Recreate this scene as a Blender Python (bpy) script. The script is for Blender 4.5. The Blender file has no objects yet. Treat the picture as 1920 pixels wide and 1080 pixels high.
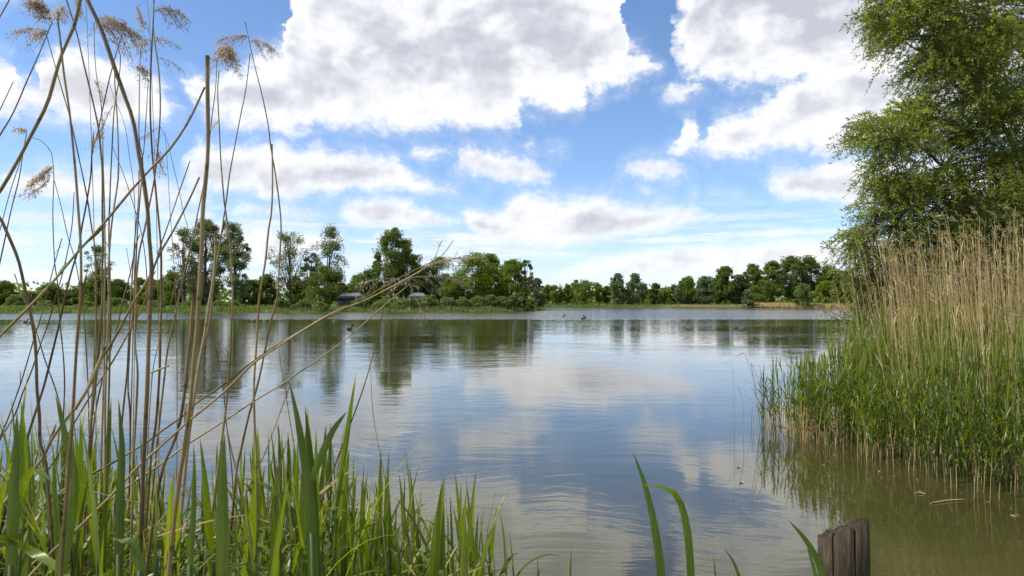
import bpy, math, random
import numpy as np
from mathutils import Vector
SC = bpy.context.scene
COL = SC.collection
rng = np.random.default_rng(7)
random.seed(7)
R = math.radians

# ------------------------------------------------------------------ camera
FPX = 1280.0
HOR = 565.0
PITCH = math.atan((HOR - 540) / FPX)
CAMZ = 1.65
cam = bpy.data.cameras.new('camera')
camo = bpy.data.objects.new('camera', cam)
COL.objects.link(camo)
camo.location = (0, 0, CAMZ)
camo.rotation_euler = (R(90) + PITCH, 0, 0)
cam.sensor_width = 36
cam.lens = 24
cam.clip_start = 0.05
cam.clip_end = 3000
cam.dof.use_dof = True
cam.dof.focus_distance = 5.0
cam.dof.aperture_fstop = 13
SC.camera = camo
SC.view_settings.view_transform = 'Standard'
SC.view_settings.look = 'None'
SC.view_settings.gamma = 1
SC.view_settings.exposure = 0.28
SC.cycles.max_bounces = 8
SC.cycles.transparent_max_bounces = 8
SC.cycles.caustics_reflective = False
SC.cycles.caustics_refractive = False

SUN_EL, SUN_AZ = 49, -102          # azimuth from +Y (ahead) towards +X
sd = Vector((math.sin(R(SUN_AZ)) * math.cos(R(SUN_EL)), math.cos(R(SUN_AZ)) * math.cos(R(SUN_EL)), math.sin(R(SUN_EL))))
sl = bpy.data.lights.new('sun', 'SUN')
sl.energy = 4.2
sl.angle = R(0.53)
sl.color = (1.0, 0.95, 0.87)
so = bpy.data.objects.new('sun', sl)
COL.objects.link(so)
so.rotation_euler = sd.to_track_quat('Z', 'Y').to_euler()

def P(x, y, d):
    """photo pixel at distance d ahead -> point"""
    v = (x - 960) / FPX; w = (540 - y) / FPX
    c, s = math.cos(PITCH), math.sin(PITCH)
    return np.array([v * d, (c - w * s) * d, CAMZ + (s + w * c) * d])

def azel(x, y):
    p = P(x, y, 1.0) - np.array([0, 0, CAMZ])
    return math.atan2(p[0], p[1]) * 1280, math.atan2(p[2], math.hypot(p[0], p[1])) * 1280

# ------------------------------------------------------------------ node helper
class N:
    def __init__(s, tree): s.t = tree; s.n = tree.nodes; s.l = tree.links
    def put(s, node, i, v):
        if v is None: return
        if isinstance(v, bpy.types.NodeSocket): s.l.new(v, node.inputs[i])
        else: node.inputs[i].default_value = v
    def m(s, op, a=None, b=None, c=None, clamp=False):
        k = s.n.new('ShaderNodeMath'); k.operation = op; k.use_clamp = clamp
        s.put(k, 0, a); s.put(k, 1, b); s.put(k, 2, c)
        return k.outputs[0]
    def vm(s, op, a=None, b=None):
        k = s.n.new('ShaderNodeVectorMath'); k.operation = op
        s.put(k, 0, a); s.put(k, 1, b)
        return k.outputs[0]
    def xyz(s, x=0.0, y=0.0, z=0.0):
        k = s.n.new('ShaderNodeCombineXYZ'); s.put(k, 0, x); s.put(k, 1, y); s.put(k, 2, z); return k.outputs[0]
    def sep(s, v):
        k = s.n.new('ShaderNodeSeparateXYZ'); s.put(k, 0, v); return k.outputs
    def ss(s, v, a, b, lo=0.0, hi=1.0):
        k = s.n.new('ShaderNodeMapRange'); k.interpolation_type = 'SMOOTHSTEP'
        s.put(k, 0, v); s.put(k, 1, a); s.put(k, 2, b); s.put(k, 3, lo); s.put(k, 4, hi); return k.outputs[0]
    def noise(s, vec, scale, detail=4, rough=0.5, dim='3D', lac=2.0, dist=0.0, color=False):
        k = s.n.new('ShaderNodeTexNoise'); k.noise_dimensions = dim
        s.put(k, 'Vector', vec); k.inputs['Scale'].default_value = scale; k.inputs['Detail'].default_value = detail
        k.inputs['Roughness'].default_value = rough; k.inputs['Lacunarity'].default_value = lac; k.inputs['Distortion'].default_value = dist
        return k.outputs['Color' if color else 'Fac']
    def mix(s, f, a, b, typ='MIX'):
        k = s.n.new('ShaderNodeMix'); k.data_type = 'RGBA'; k.blend_type = typ
        s.put(k, 'Factor', f) if False else s.put(k, 0, f); s.put(k, 6, a); s.put(k, 7, b); return k.outputs[2]
    def ramp(s, v, stops):
        k = s.n.new('ShaderNodeValToRGB'); s.put(k, 0, v)
        e = k.color_ramp.elements
        while len(e) < len(stops): e.new(0.5)
        for q, (p, c) in zip(e, stops): q.position = p; q.color = (*c, 1) if len(c) == 3 else c
        return k.outputs[0]
    def curve(s, v, pts):
        k = s.n.new('ShaderNodeFloatCurve'); s.put(k, 'Value', v)
        c = k.mapping.curves[0]
        k.mapping.use_clip = False
        while len(c.points) < len(pts): c.points.new(0.5, 0.5)
        for q, (x, y) in zip(c.points, pts): q.location = (x, y); q.handle_type = 'AUTO_CLAMPED'
        k.mapping.update()
        return k.outputs[0]

# ------------------------------------------------------------------ world: sky with cumulus drawn in direction space
wd = bpy.data.worlds.new('World'); SC.world = wd; wd.use_nodes = True
w = N(wd.node_tree); w.n.clear()
tc = w.n.new('ShaderNodeTexCoord')
dx, dy, dz = w.sep(tc.outputs['Generated'])
sky = w.n.new('ShaderNodeTexSky'); sky.sky_type = 'NISHITA'; sky.sun_disc = False
sky.sun_elevation = R(SUN_EL); sky.sun_rotation = R(SUN_AZ); sky.altitude = 0
sky.air_density = 1.0; sky.dust_density = 0.25; sky.ozone_density = 2.0
az0 = w.m('MULTIPLY', w.m('ARCTAN2', dx, dy), 1280.0)
hyp = w.m('SQRT', w.m('ADD', w.m('MULTIPLY', dx, dx), w.m('MULTIPLY', dy, dy)))
el0 = w.m('MULTIPLY', w.m('ARCTAN2', dz, hyp), 1280.0)
v0 = w.xyz(w.m('DIVIDE', az0, 100.0), w.m('DIVIDE', el0, 75.0), 0.0)
# billowy outline: warp at two sizes, less near the horizon where clouds are far
amp = w.ss(el0, 40.0, 420.0, 0.35, 1.0)
wa = w.noise(v0, 0.9, 2, 0.5, '2D', color=True)
wb = w.noise(v0, 3.1, 4, 0.6, '2D', color=True)
wax, way, _ = w.sep(wa); wbx, wby, _ = w.sep(wb)
def warp(base, a, b, ka, kb):
    q = w.m('ADD', w.m('MULTIPLY', w.m('SUBTRACT', a, 0.5), ka), w.m('MULTIPLY', w.m('SUBTRACT', b, 0.5), kb))
    return w.m('MULTIPLY_ADD', q, amp, base)
az = warp(az0, wax, wbx, 46.0, 44.0)
el = warp(el0, way, wby, 30.0, 34.0)

# each cloud: (greyness, softness, top outline, bottom outline) in photo pixels, turned into azimuth and elevation
CL = [
 (0.80, 1.0, [(345,152),(385,152),(440,122),(475,102),(528,88),(542,8),(560,-50),(700,-150),(1000,-170),(1130,-70),(1162,-10),(1172,80),(1200,92),(1230,124)],
            [(345,160),(400,228),(500,246),(572,254),(600,238),(740,250),(850,240),(962,242),(980,204),(1092,210),(1104,184),(1180,160),(1230,132)]),
 (0.55, 1.0, [(-260,150),(-120,110),(0,104),(18,112),(30,142),(64,154),(69,122),(95,90),(140,80),(172,90),(192,105),(232,107),(258,122),(292,150),(312,178),(330,206)],
            [(-260,200),(-120,215),(0,210),(20,222),(46,222),(60,212),(92,222),(130,231),(200,231),(232,240),(262,226),(300,228),(330,216)]),
 (0.7, 1.0, [(350,300),(366,264),(420,266),(520,262),(548,277),(600,274),(690,284),(740,300),(772,326),(802,338),(848,357)],
            [(350,350),(380,366),(480,362),(502,382),(562,377),(592,366),(700,364),(848,363)]),
 (0.6, 1.0, [(628,402),(650,374),(700,367),(750,369),(792,386),(830,398),(868,408)], [(628,410),(660,425),(760,430),(868,420)]),
 (0.2, .6, [(762,285),(780,271),(800,275),(842,280)], [(762,296),(790,309),(806,308),(842,290)]),
 (0.45, 1.0, [(852,312),(870,289),(906,275),(942,284),(986,290),(1012,310),(1032,320)], [(852,322),(900,333),(980,343),(1024,341),(1032,326)]),
 (0.1, .6, [(980,276),(990,268),(1002,275)], [(980,282),(990,288),(1002,282)]),
 (0.1, .5, [(1018,279),(1030,274),(1050,279)], [(1018,284),(1030,288),(1050,284)]),
 (0.3, 1.0, [(1168,317),(1190,304),(1240,296),(1276,300),(1284,312)], [(1168,325),(1200,337),(1250,339),(1284,326)]),
 (0.1, .35, [(1186,352),(1205,344),(1228,350)], [(1186,356),(1205,363),(1228,358)]),
 (0.2, 1.0, [(1252,166),(1270,151),(1292,149),(1320,166)], [(1252,178),(1290,186),(1320,176)]),
 (1.05, 1.0, [(1260,50),(1268,-20),(1300,-130),(1500,-260),(1900,-260),(2150,-160)], [(1260,82),(1268,120),(1284,136),(1350,150),(1402,163),(1464,153),(1520,168),(1800,180),(2150,150)]),
 (0.75, 1.0, [(1258,276),(1270,264),(1276,232),(1292,216),(1306,240),(1316,262),(1332,232),(1362,212),(1402,200),(1442,180),(1466,152),(1502,128),(1700,70),(2150,60)],
            [(1258,286),(1300,294),(1350,298),(1396,302),(1450,286),(1512,282),(1530,292),(1572,294),(1604,280),(1800,272),(2150,240)]),
 (0.2, .7, [(1410,184),(1422,168),(1434,170),(1448,186)], [(1410,196),(1448,200)]),
 (0.6, 1.0, [(1436,334),(1460,318),(1540,302),(1600,292),(1700,288),(1900,290)], [(1436,344),(1460,373),(1530,376),(1582,392),(1700,388),(1900,370)]),
 (0.1, .4, [(1330,359),(1355,355),(1382,359)], [(1330,364),(1355,367),(1382,363)]),
 (0.1, .4, [(1284,360),(1292,354),(1302,360)], [(1284,366),(1302,366)]),
 (0.75, 1.0, [(862,396),(880,388),(905,390),(922,396),(960,370),(1002,360),(1062,369),(1122,366),(1172,378),(1242,380),(1290,388),(1340,401)],
            [(862,404),(878,432),(902,452),(1000,470),(1102,462),(1202,444),(1262,432),(1300,424),(1340,408)]),
 (0.4, .55, [(1040,512),(1100,482),(1200,468),(1300,454),(1402,446),(1572,438),(1700,436)], [(1040,524),(1200,528),(1402,520),(1700,500)]),
 (0.3, .7, [(868,462),(900,452),(960,456),(1040,466),(1100,474)], [(868,474),(960,486),(1100,486)]),
 (0.5, .9, [(-200,330),(0,330),(40,311),(112,314),(150,320),(186,310),(262,328),(344,346)], [(-200,372),(0,368),(100,374),(200,386),(344,366)]),
 (0.4, .75, [(-100,408),(0,404),(60,399),(160,401),(262,410)], [(-100,428),(100,428),(160,446),(262,456)]),
 (0.3, .7, [(228,352),(262,340),(310,346),(340,352),(380,360),(402,372)], [(228,380),(262,400),(340,392),(402,386)]),
 (0.35, .8, [(290,398),(330,386),(372,384),(402,392)], [(290,420),(402,412)]),
 (0.35, .85, [(424,402),(460,382),(512,386),(562,392),(630,403)], [(424,410),(520,414),(630,411)]),
 (0.3, .5, [(20,442),(60,432),(160,434),(230,442)], [(20,448),(120,456),(230,452)]),
 (0.3, .5, [(-60,470),(60,462),(140,466),(230,472)], [(-60,476),(60,478),(230,478)]),
 (0.45, .8, [(300,420),(420,412),(500,420),(600,430),(640,440)], [(300,486),(420,500),(520,498),(640,470)]),
 (0.4, .75, [(630,480),(700,470),(760,462),(820,466),(870,462)], [(630,500),(760,506),(870,484)]),
 (0.3, .7, [(700,440),(712,432),(760,440),(820,446)], [(700,448),(760,458),(820,456)]),
 # overhead, seen only in the water
 (0.9, 1.0, [(-420,-60),(-300,-160),(-100,-190),(60,-120),(120,-60)], [(-420,20),(-100,30),(60,-20),(120,-40)]),
]
Dm = None; Sm = None
for grey, soft, top, bot in CL:
    T = [azel(*p) for p in top]; B = [azel(*p) for p in bot]
    a0 = min(T[0][0], B[0][0]); a1 = max(T[-1][0], B[-1][0])
    es = [q[1] for q in T + B]; e0 = min(es) - 5; e1 = max(es) + 5
    un = w.m('DIVIDE', w.m('SUBTRACT', az, a0), a1 - a0)
    f = lambda L: [((a - a0) / (a1 - a0), (e - e0) / (e1 - e0)) for a, e in L]
    tp = w.m('MULTIPLY_ADD', w.curve(un, f(T)), e1 - e0, e0)
    bt = w.m('MULTIPLY_ADD', w.curve(un, f(B)), e1 - e0, e0)
    up = w.m('SUBTRACT', tp, el); dn = w.m('SUBTRACT', el, bt)
    side = w.m('MULTIPLY', w.m('SUBTRACT', 0.5, w.m('ABSOLUTE', w.m('SUBTRACT', un, 0.5))), a1 - a0)
    d = w.m('MINIMUM', w.m('MINIMUM', up, dn), side)
    # greyness strongest a third of the way up from the base
    v = w.m('DIVIDE', dn, w.m('MAXIMUM', w.m('ADD', up, dn), 4.0))
    big = min(62.0, max(16.0, 0.30 * (e1 - e0)))
    s_ = w.m('MULTIPLY', w.m('MULTIPLY', w.ss(w.m('ABSOLUTE', w.m('SUBTRACT', v, 0.44)), 0.52, 0.08), grey), w.ss(d, big * 0.1, big * 1.15))
    if soft < 1:
        d = w.m('SUBTRACT', d, (1 - soft) * 9)
    Dm = d if Dm is None else w.m('MAXIMUM', Dm, d)
    Sm = s_ if Sm is None else w.m('MAXIMUM', Sm, s_)
# elsewhere in the sky (overhead, to the sides, behind) loose fair-weather clouds
low = w.noise(v0, 0.33, 3, 0.5, '2D')
outm = w.m('MAXIMUM', w.ss(el0, 760.0, 900.0), w.ss(w.m('ABSOLUTE', az0), 1080.0, 1250.0))
gen = w.m('ADD', w.m('MULTIPLY', w.m('SUBTRACT', low, 0.50), 420.0), w.m('MULTIPLY', w.m('SUBTRACT', outm, 1.0), 400.0))
Dm = w.m('MAXIMUM', Dm, gen)
Sm = w.m('MAXIMUM', Sm, w.m('MULTIPLY', w.ss(gen, 10.0, 80.0), 0.8))
fb = w.noise(v0, 2.6, 9, 0.62, '2D')
fine = w.noise(v0, 9.0, 6, 0.65, '2D')
De = w.m('ADD', Dm, w.m('MULTIPLY', w.m('MULTIPLY', w.m('SUBTRACT', fb, 0.5), 58.0), amp))
De = w.m('ADD', De, w.m('MULTIPLY', w.m('MULTIPLY', w.m('SUBTRACT', fine, 0.5), 15.0), amp))
alpha = w.ss(De, -11.0, 27.0)
alpha = w.m('POWER', alpha, 0.8)
# thin veil round the clouds and streaks low in the sky
veil = w.m('MULTIPLY', w.ss(w.m('MULTIPLY_ADD', w.m('SUBTRACT', fb, 0.5), 60.0, Dm), -34.0, 22.0), 0.30)
vs = w.xyz(w.m('DIVIDE', az0, 260.0), w.m('DIVIDE', el0, 26.0), 3.0)
st = w.noise(vs, 1.0, 6, 0.6, '3D')
streak = w.m('MULTIPLY', w.ss(st, 0.46, 0.64), w.m('MULTIPLY', w.ss(el0, 205.0, 110.0), 0.8))
alpha = w.m('MAXIMUM', alpha, w.m('MAXIMUM', veil, streak))
# cloud tone
sh = w.noise(v0, 0.9, 5, 0.5, '2D')
sh2 = w.noise(w.xyz(w.m('DIVIDE', az0, 60.0), w.m('DIVIDE', el0, 36.0), 5.0), 1.5, 5, 0.55, '3D')
bil = w.noise(w.vm('ADD', v0, w.vm('MULTIPLY', wa, (.5, .5, 0))), 1.5, 3, 0.45, '2D')
bil2 = w.noise(w.vm('ADD', w.vm('ADD', v0, w.vm('MULTIPLY', wa, (.5, .5, 0))), (-.09, .13, 0)), 1.5, 3, 0.45, '2D')
rel = w.m('SUBTRACT', bil2, bil)
g = w.m('MULTIPLY', Sm, w.ss(sh, 0.32, 0.64, 0.22, 1.12))
g = w.m('ADD', g, w.m('MULTIPLY', rel, 1.1))
g = w.m('ADD', g, w.m('MULTIPLY', w.m('SUBTRACT', sh2, 0.47), 0.24))
g = w.m('ADD', g, w.m('MULTIPLY', w.m('SUBTRACT', fb, 0.5), -0.16), clamp=True)
cc = w.ramp(g, [(0.0, (1.0, 1.0, 1.01)), (0.3, (0.87, 0.885, 0.93)), (0.7, (0.68, 0.70, 0.77)), (1.0, (0.56, 0.585, 0.665))])
CLOUD = 0.88
tint = w.ramp(w.m('DIVIDE', el0, 700.0, clamp=True), [(0.0, (0.86, 0.95, 1.35)), (0.25, (0.84, 0.95, 1.16)), (0.8, (0.86, 0.98, 1.12))])
skyc = w.mix(1.0, sky.outputs[0], tint, 'MULTIPLY')
SKYS = 0.130
bs = w.n.new('ShaderNodeBackground'); w.put(bs, 0, skyc); bs.inputs[1].default_value = SKYS
bc = w.n.new('ShaderNodeBackground'); w.put(bc, 0, cc); bc.inputs[1].default_value = CLOUD
mx = w.n.new('ShaderNodeMixShader'); w.put(mx, 0, alpha); w.l.new(bs.outputs[0], mx.inputs[1]); w.l.new(bc.outputs[0], mx.inputs[2])
ow = w.n.new('ShaderNodeOutputWorld'); w.l.new(mx.outputs[0], ow.inputs[0])
wd.cycles.sampling_method = 'MANUAL'; wd.cycles.sample_map_resolution = 512

# ------------------------------------------------------------------ helpers: meshes and tags
def tag(o, label=None, cat=None, group=None, kind=None):
    if label: o['label'] = label
    if cat: o['category'] = cat
    if group: o['group'] = group
    if kind: o['kind'] = kind
    return o

def empty(name, loc, label=None, cat=None, group=None):
    o = bpy.data.objects.new(name, None); COL.objects.link(o)
    o.location = [float(v) for v in loc]; o.empty_display_size = 0.1
    return tag(o, label, cat, group)

class MB:
    """collects vertices and faces (numpy) for ONE mesh; v3 = tri/quad faces with material index"""
    def __init__(s): s.V = []; s.F = []; s.A = []; s.M = []; s.n = 0
    def add(s, v, f, a=0.0, mi=0):
        v = np.asarray(v, float).reshape(-1, 3)
        s.V.append(v)
        f = np.asarray(f, int)
        s.F.append(f + s.n); s.M.append(np.full(len(f), mi))
        s.A.append(np.broadcast_to(np.asarray(a, float), (len(v),)).copy()); s.n += len(v)
    def data(s): return np.concatenate(s.V), s.F, np.concatenate(s.A)
    def mesh(s, name, mats, smooth=False, off=(0, 0, 0)):
        V = np.concatenate(s.V) - np.asarray(off, float)
        me = bpy.data.meshes.new(name)
        tot = np.concatenate([np.full(len(f), f.shape[1]) for f in s.F])
        idx = np.concatenate([f.reshape(-1) for f in s.F])
        me.vertices.add(len(V)); me.vertices.foreach_set('co', V.astype(np.float32).reshape(-1))
        me.loops.add(len(idx)); me.loops.foreach_set('vertex_index', idx.astype(np.int32))
        me.polygons.add(len(tot))
        me.polygons.foreach_set('loop_start', np.concatenate([[0], np.cumsum(tot)[:-1]]).astype(np.int32))
        me.polygons.foreach_set('loop_total', tot.astype(np.int32))
        me.polygons.foreach_set('material_index', np.concatenate(s.M).astype(np.int32))
        at = me.attributes.new('rnd', 'FLOAT', 'POINT'); at.data.foreach_set('value', np.concatenate(s.A).astype(np.float32))
        for m_ in (mats if isinstance(mats, (list, tuple)) else [mats]): me.materials.append(m_)
        me.update(calc_edges=True)
        if smooth: me.polygons.foreach_set('use_smooth', np.ones(len(tot), bool))
        me.validate()
        return me
    def build(s, name, mats, parent=None, smooth=False, loc=None):
        """one mesh object; with a parent the coordinates are the parent's; otherwise origin at loc"""
        off = loc if loc is not None else (0, 0, 0)
        if parent is not None: off = tuple(parent.location)
        o = bpy.data.objects.new(name, s.mesh(name, mats, smooth, off)); COL.objects.link(o)
        if parent is not None: o.parent = parent
        else: o.location = [float(v) for v in off]
        return o

def norm(v):
    v = np.asarray(v, float); return v / np.maximum(np.linalg.norm(v, axis=-1, keepdims=True), 1e-9)

def tube(mb, pts, rad, k=6, a=None, mi=0, cap=True):
    pts = np.asarray(pts, float); n = len(pts)
    rad = np.broadcast_to(np.asarray(rad, float), (n,))
    t = norm(np.gradient(pts, axis=0))
    ref = np.array([0.31, 0.95, 0.05]); ref = ref if abs(np.dot(ref, t[0])) < 0.9 else np.array([1.0, 0, 0])
    b = norm(np.cross(t, ref)); c = np.cross(b, t)
    ang = np.arange(k) * 2 * np.pi / k
    ring = pts[:, None] + rad[:, None, None] * (np.cos(ang)[None, :, None] * b[:, None] + np.sin(ang)[None, :, None] * c[:, None])
    i = np.arange(n - 1)[:, None] * k; j = np.arange(k)[None]; j2 = (j + 1) % k
    F = np.stack([i + j, i + j2, i + k + j2, i + k + j], -1).reshape(-1, 4)
    if a is None:
        a = np.repeat(np.concatenate([[0], np.cumsum(np.linalg.norm(np.diff(pts, axis=0), axis=1))]), k)
    mb.add(ring.reshape(-1, 3), F, a, mi)
    if cap and k >= 5:
        base = mb.n - n * k
        for r in (0, n - 1):
            f = np.arange(k) + r * k + base
            mb.F.append(f[None]); mb.M.append(np.full(1, mi))

def spline(pts, m):
    """Catmull-Rom resample through the points"""
    p = np.asarray(pts, float); n = len(p)
    q = np.vstack([2 * p[0] - p[1], p, 2 * p[-1] - p[-2]])
    seg = np.linalg.norm(np.diff(p, axis=0), axis=1); u = np.concatenate([[0], np.cumsum(seg)])
    out = []
    for s_ in np.linspace(0, u[-1] * 0.99999, m):
        i = min(np.searchsorted(u, s_, 'right') - 1, n - 2)
        t = (s_ - u[i]) / max(seg[i], 1e-9)
        a, b, c, d = q[i], q[i + 1], q[i + 2], q[i + 3]
        out.append(0.5 * ((2 * b) + (c - a) * t + (2 * a - 5 * b + 4 * c - d) * t * t + (3 * b - a - 3 * c + d) * t ** 3))
    return np.array(out)

def flakes(mb, C, L, W, up=0.0, dirs=None, a=None, mi=0):
    """leaf-sized rhombs at C; dirs optional long axes"""
    n = len(C)
    if n == 0: return
    d = norm(rng.normal(size=(n, 3)) + np.array([0, 0, up])) if dirs is None else norm(dirs)
    s_ = norm(np.cross(d, norm(rng.normal(size=(n, 3)))))
    L = np.broadcast_to(L, (n,))[:, None] * rng.uniform(.7, 1.3, (n, 1)); W = np.broadcast_to(W, (n,))[:, None] * rng.uniform(.7, 1.3, (n, 1))
    V = np.stack([C - d * L * .5, C + s_ * W * .5 - d * L * .05, C + d * L * .5, C - s_ * W * .5 - d * L * .05], 1)
    if a is None: a = rng.uniform(0, 1, n)
    mb.add(V.reshape(-1, 3), np.arange(n * 4).reshape(-1, 4), np.repeat(a, 4), mi)

# ------------------------------------------------------------------ materials
def mat(name):
    m_ = bpy.data.materials.new(name); m_.use_nodes = True; t = N(m_.node_tree); t.n.clear()
    o = t.n.new('ShaderNodeOutputMaterial'); return m_, t, o.inputs[0]
def attr(t, name='rnd'):
    k = t.n.new('ShaderNodeAttribute'); k.attribute_name = name; return k.outputs['Fac']
def objrand(t):
    return t.n.new('ShaderNodeObjectInfo').outputs['Random']
def bsdf(t, col, rough=0.6, spec=0.3, normal=None):
    k = t.n.new('ShaderNodeBsdfPrincipled'); t.put(k, 'Base Color', col); t.put(k, 'Roughness', rough)
    k.inputs['Specular IOR Level'].default_value = spec
    if normal is not None: t.put(k, 'Normal', normal)
    return k.outputs[0]

def leaf_mat(name, stops, trans=0.45, tcol=(1.5, 1.55, .55), rough=0.45, spec=0.35, nscale=0.6, blotch=0.35):
    m_, t, out = mat(name)
    pos = t.n.new('ShaderNodeNewGeometry').outputs['Position']
    nz = t.noise(pos, nscale, 2, 0.5)
    v = t.m('ADD', t.m('MULTIPLY', attr(t), 0.55), t.m('MULTIPLY', t.m('SUBTRACT', nz, 0.28), blotch * 2), clamp=True)
    c = t.ramp(v, stops)
    tr = t.n.new('ShaderNodeBsdfTranslucent'); t.put(tr, 0, t.mix(1.0, c, (*tcol, 1), 'MULTIPLY'))
    b = bsdf(t, c, rough, spec)
    k = t.n.new('ShaderNodeMixShader'); k.inputs[0].default_value = trans
    t.l.new(b, k.inputs[1]); t.l.new(tr.outputs[0], k.inputs[2]); t.l.new(k.outputs[0], out)
    return m_

M = {}
M['tree_dark'] = leaf_mat('foliage_dark_green', [(0, (.075, .11, .025)), (.5, (.13, .175, .036)), (1, (.19, .24, .055))], .48)
M['tree_mid'] = leaf_mat('foliage_mid_green', [(0, (.09, .13, .025)), (.5, (.155, .205, .036)), (1, (.22, .275, .05))], .48)
M['tree_bright'] = leaf_mat('foliage_bright_green', [(0, (.10, .15, .015)), (.5, (.17, .24, .02)), (1, (.24, .31, .03))], .5)
M['tree_grey'] = leaf_mat('foliage_grey_green', [(0, (.11, .14, .065)), (.5, (.175, .21, .10)), (1, (.25, .29, .14))], .45, (1.3, 1.4, .8))
M['willow'] = leaf_mat('willow_leaf', [(0, (.12, .15, .03)), (.5, (.25, .29, .055)), (1, (.40, .43, .12))], .52, (1.5, 1.55, .4), .4, .4, .5)
M['shrub'] = leaf_mat('shrub_leaf', [(0, (.10, .135, .045)), (.5, (.165, .21, .065)), (1, (.24, .285, .095))], .42)
def reed_leaf_mat():
    m_, t, out = mat('green_reed_blade')
    geo = t.n.new('ShaderNodeNewGeometry'); ob = t.n.new('ShaderNodeTexCoord').outputs['Object']
    vein = t.noise(t.vm('MULTIPLY', ob, (330, 330, 5)), 1.0, 3, .6)
    patch_ = t.noise(geo.outputs['Position'], 4.0, 3, .5)
    v = t.m('ADD', t.m('MULTIPLY', attr(t), .5), t.m('MULTIPLY', t.m('SUBTRACT', vein, .35), .75))
    v = t.m('ADD', v, t.m('MULTIPLY', t.m('SUBTRACT', patch_, .45), .6))
    v = t.m('ADD', v, t.m('MULTIPLY', t.m('SUBTRACT', objrand(t), .5), .3), clamp=True)
    c = t.ramp(v, [(0, (.040, .060, .008)), (.4, (.10, .145, .012)), (.8, (.22, .28, .02)), (1, (.36, .34, .07))])
    gl_ = t.ramp(v, [(0, (.07, .10, .06)), (1, (.19, .25, .15))])
    dry = t.ss(attr(t), 1.5, 1.9)
    c = t.mix(dry, c, (.30, .21, .09, 1))
    fc = t.mix(t.m('MULTIPLY', geo.outputs['Backfacing'], t.m('MULTIPLY_ADD', dry, -.38, .38)), c, gl_)
    tr = t.n.new('ShaderNodeBsdfTranslucent'); t.put(tr, 0, t.mix(1.0, c, (2.1, 2.0, .28, 1), 'MULTIPLY'))
    b = bsdf(t, fc, .38, .5)
    k = t.n.new('ShaderNodeMixShader'); k.inputs[0].default_value = .46
    t.l.new(b, k.inputs[1]); t.l.new(tr.outputs[0], k.inputs[2]); t.l.new(k.outputs[0], out)
    return m_
M['reedgreen'] = reed_leaf_mat()

def bark_mat(name, c1, c2, sc=6):
    m_, t, out = mat(name)
    tcn = t.n.new('ShaderNodeTexCoord').outputs['Object']
    v = t.vm('MULTIPLY', tcn, (sc, sc, sc * .25))
    f = t.noise(v, 1.5, 5, .6)
    c = t.ramp(f, [(.3, c1), (.7, c2)])
    bp = t.n.new('ShaderNodeBump'); bp.inputs['Distance'].default_value = .03; t.put(bp, 'Height', f)
    t.l.new(bsdf(t, c, .85, .2, bp.outputs[0]), out); return m_
M['bark'] = bark_mat('bark_grey_brown', (.05, .042, .03), (.13, .115, .09))
M['bark_pale'] = bark_mat('bark_pale', (.10, .09, .07), (.24, .22, .17))

def straw_mat(name, stops, trans=0.12):
    m_, t, out = mat(name)
    a = attr(t)
    obj = t.n.new('ShaderNodeTexCoord').outputs['Object']
    streak = t.noise(t.vm('MULTIPLY', obj, (90, 90, 3)), 1.0, 3, .6)
    blot = t.noise(t.xyz(t.m('MULTIPLY', a, 5.0), t.m('MULTIPLY', objrand(t), 60.0), 0.0), 1.0, 4, .6)
    v = t.m('ADD', t.m('MULTIPLY', streak, .15), t.m('MULTIPLY', blot, .85))
    v = t.m('ADD', v, t.m('MULTIPLY', t.m('SUBTRACT', objrand(t), .5), .35), clamp=True)
    c = t.ramp(v, stops)
    # darker joint every hand's breadth
    fr = t.m('FRACT', t.m('ADD', t.m('MULTIPLY', a, 5.3), t.m('MULTIPLY', objrand(t), 7.0)))
    j = t.ss(t.m('ABSOLUTE', t.m('SUBTRACT', fr, .5)), .0, .035, .45, 1.0)
    c = t.mix(1.0, c, t.xyz(j, j, j), 'MULTIPLY')
    b = bsdf(t, c, .5, .35)
    tr = t.n.new('ShaderNodeBsdfTranslucent'); t.put(tr, 0, c)
    k = t.n.new('ShaderNodeMixShader'); k.inputs[0].default_value = trans
    t.l.new(b, k.inputs[1]); t.l.new(tr.outputs[0], k.inputs[2]); t.l.new(k.outputs[0], out)
    return m_
M['straw'] = straw_mat('dry_reed_stem', [(.2, (.06, .036, .016)), (.36, (.16, .095, .035)), (.52, (.29, .19, .075)), (.66, (.38, .28, .13)), (.8, (.48, .39, .23))])
M['plume'] = straw_mat('dry_reed_plume', [(.2, (.33, .24, .15)), (.5, (.56, .45, .32)), (.8, (.76, .67, .53))], .5)
M['strawbed'] = straw_mat('dry_reed_bed_stem', [(.2, (.30, .205, .08)), (.45, (.54, .41, .18)), (.8, (.74, .62, .36))], .3)

# ground: grass and earth above the water, mud below
m_, t, out = mat('ground_cover'); M['ground'] = m_
pos = t.n.new('ShaderNodeNewGeometry').outputs['Position']
n1 = t.noise(pos, .12, 5, .6); n2 = t.noise(pos, 3.0, 5, .65)
v = t.m('ADD', t.m('MULTIPLY', n1, .6), t.m('MULTIPLY', n2, .4))
c = t.ramp(v, [(.35, (.05, .075, .02)), (.5, (.09, .125, .035)), (.62, (.15, .165, .06)), (.75, (.22, .20, .10))])
pz = t.sep(pos)[2]
c = t.mix(t.ss(pz, .0, .18), (.10, .08, .045, 1), c)
bp = t.n.new('ShaderNodeBump'); bp.inputs['Distance'].default_value = .08; t.put(bp, 'Height', n2)
t.l.new(bsdf(t, c, .9, .1, bp.outputs[0]), out)

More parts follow.
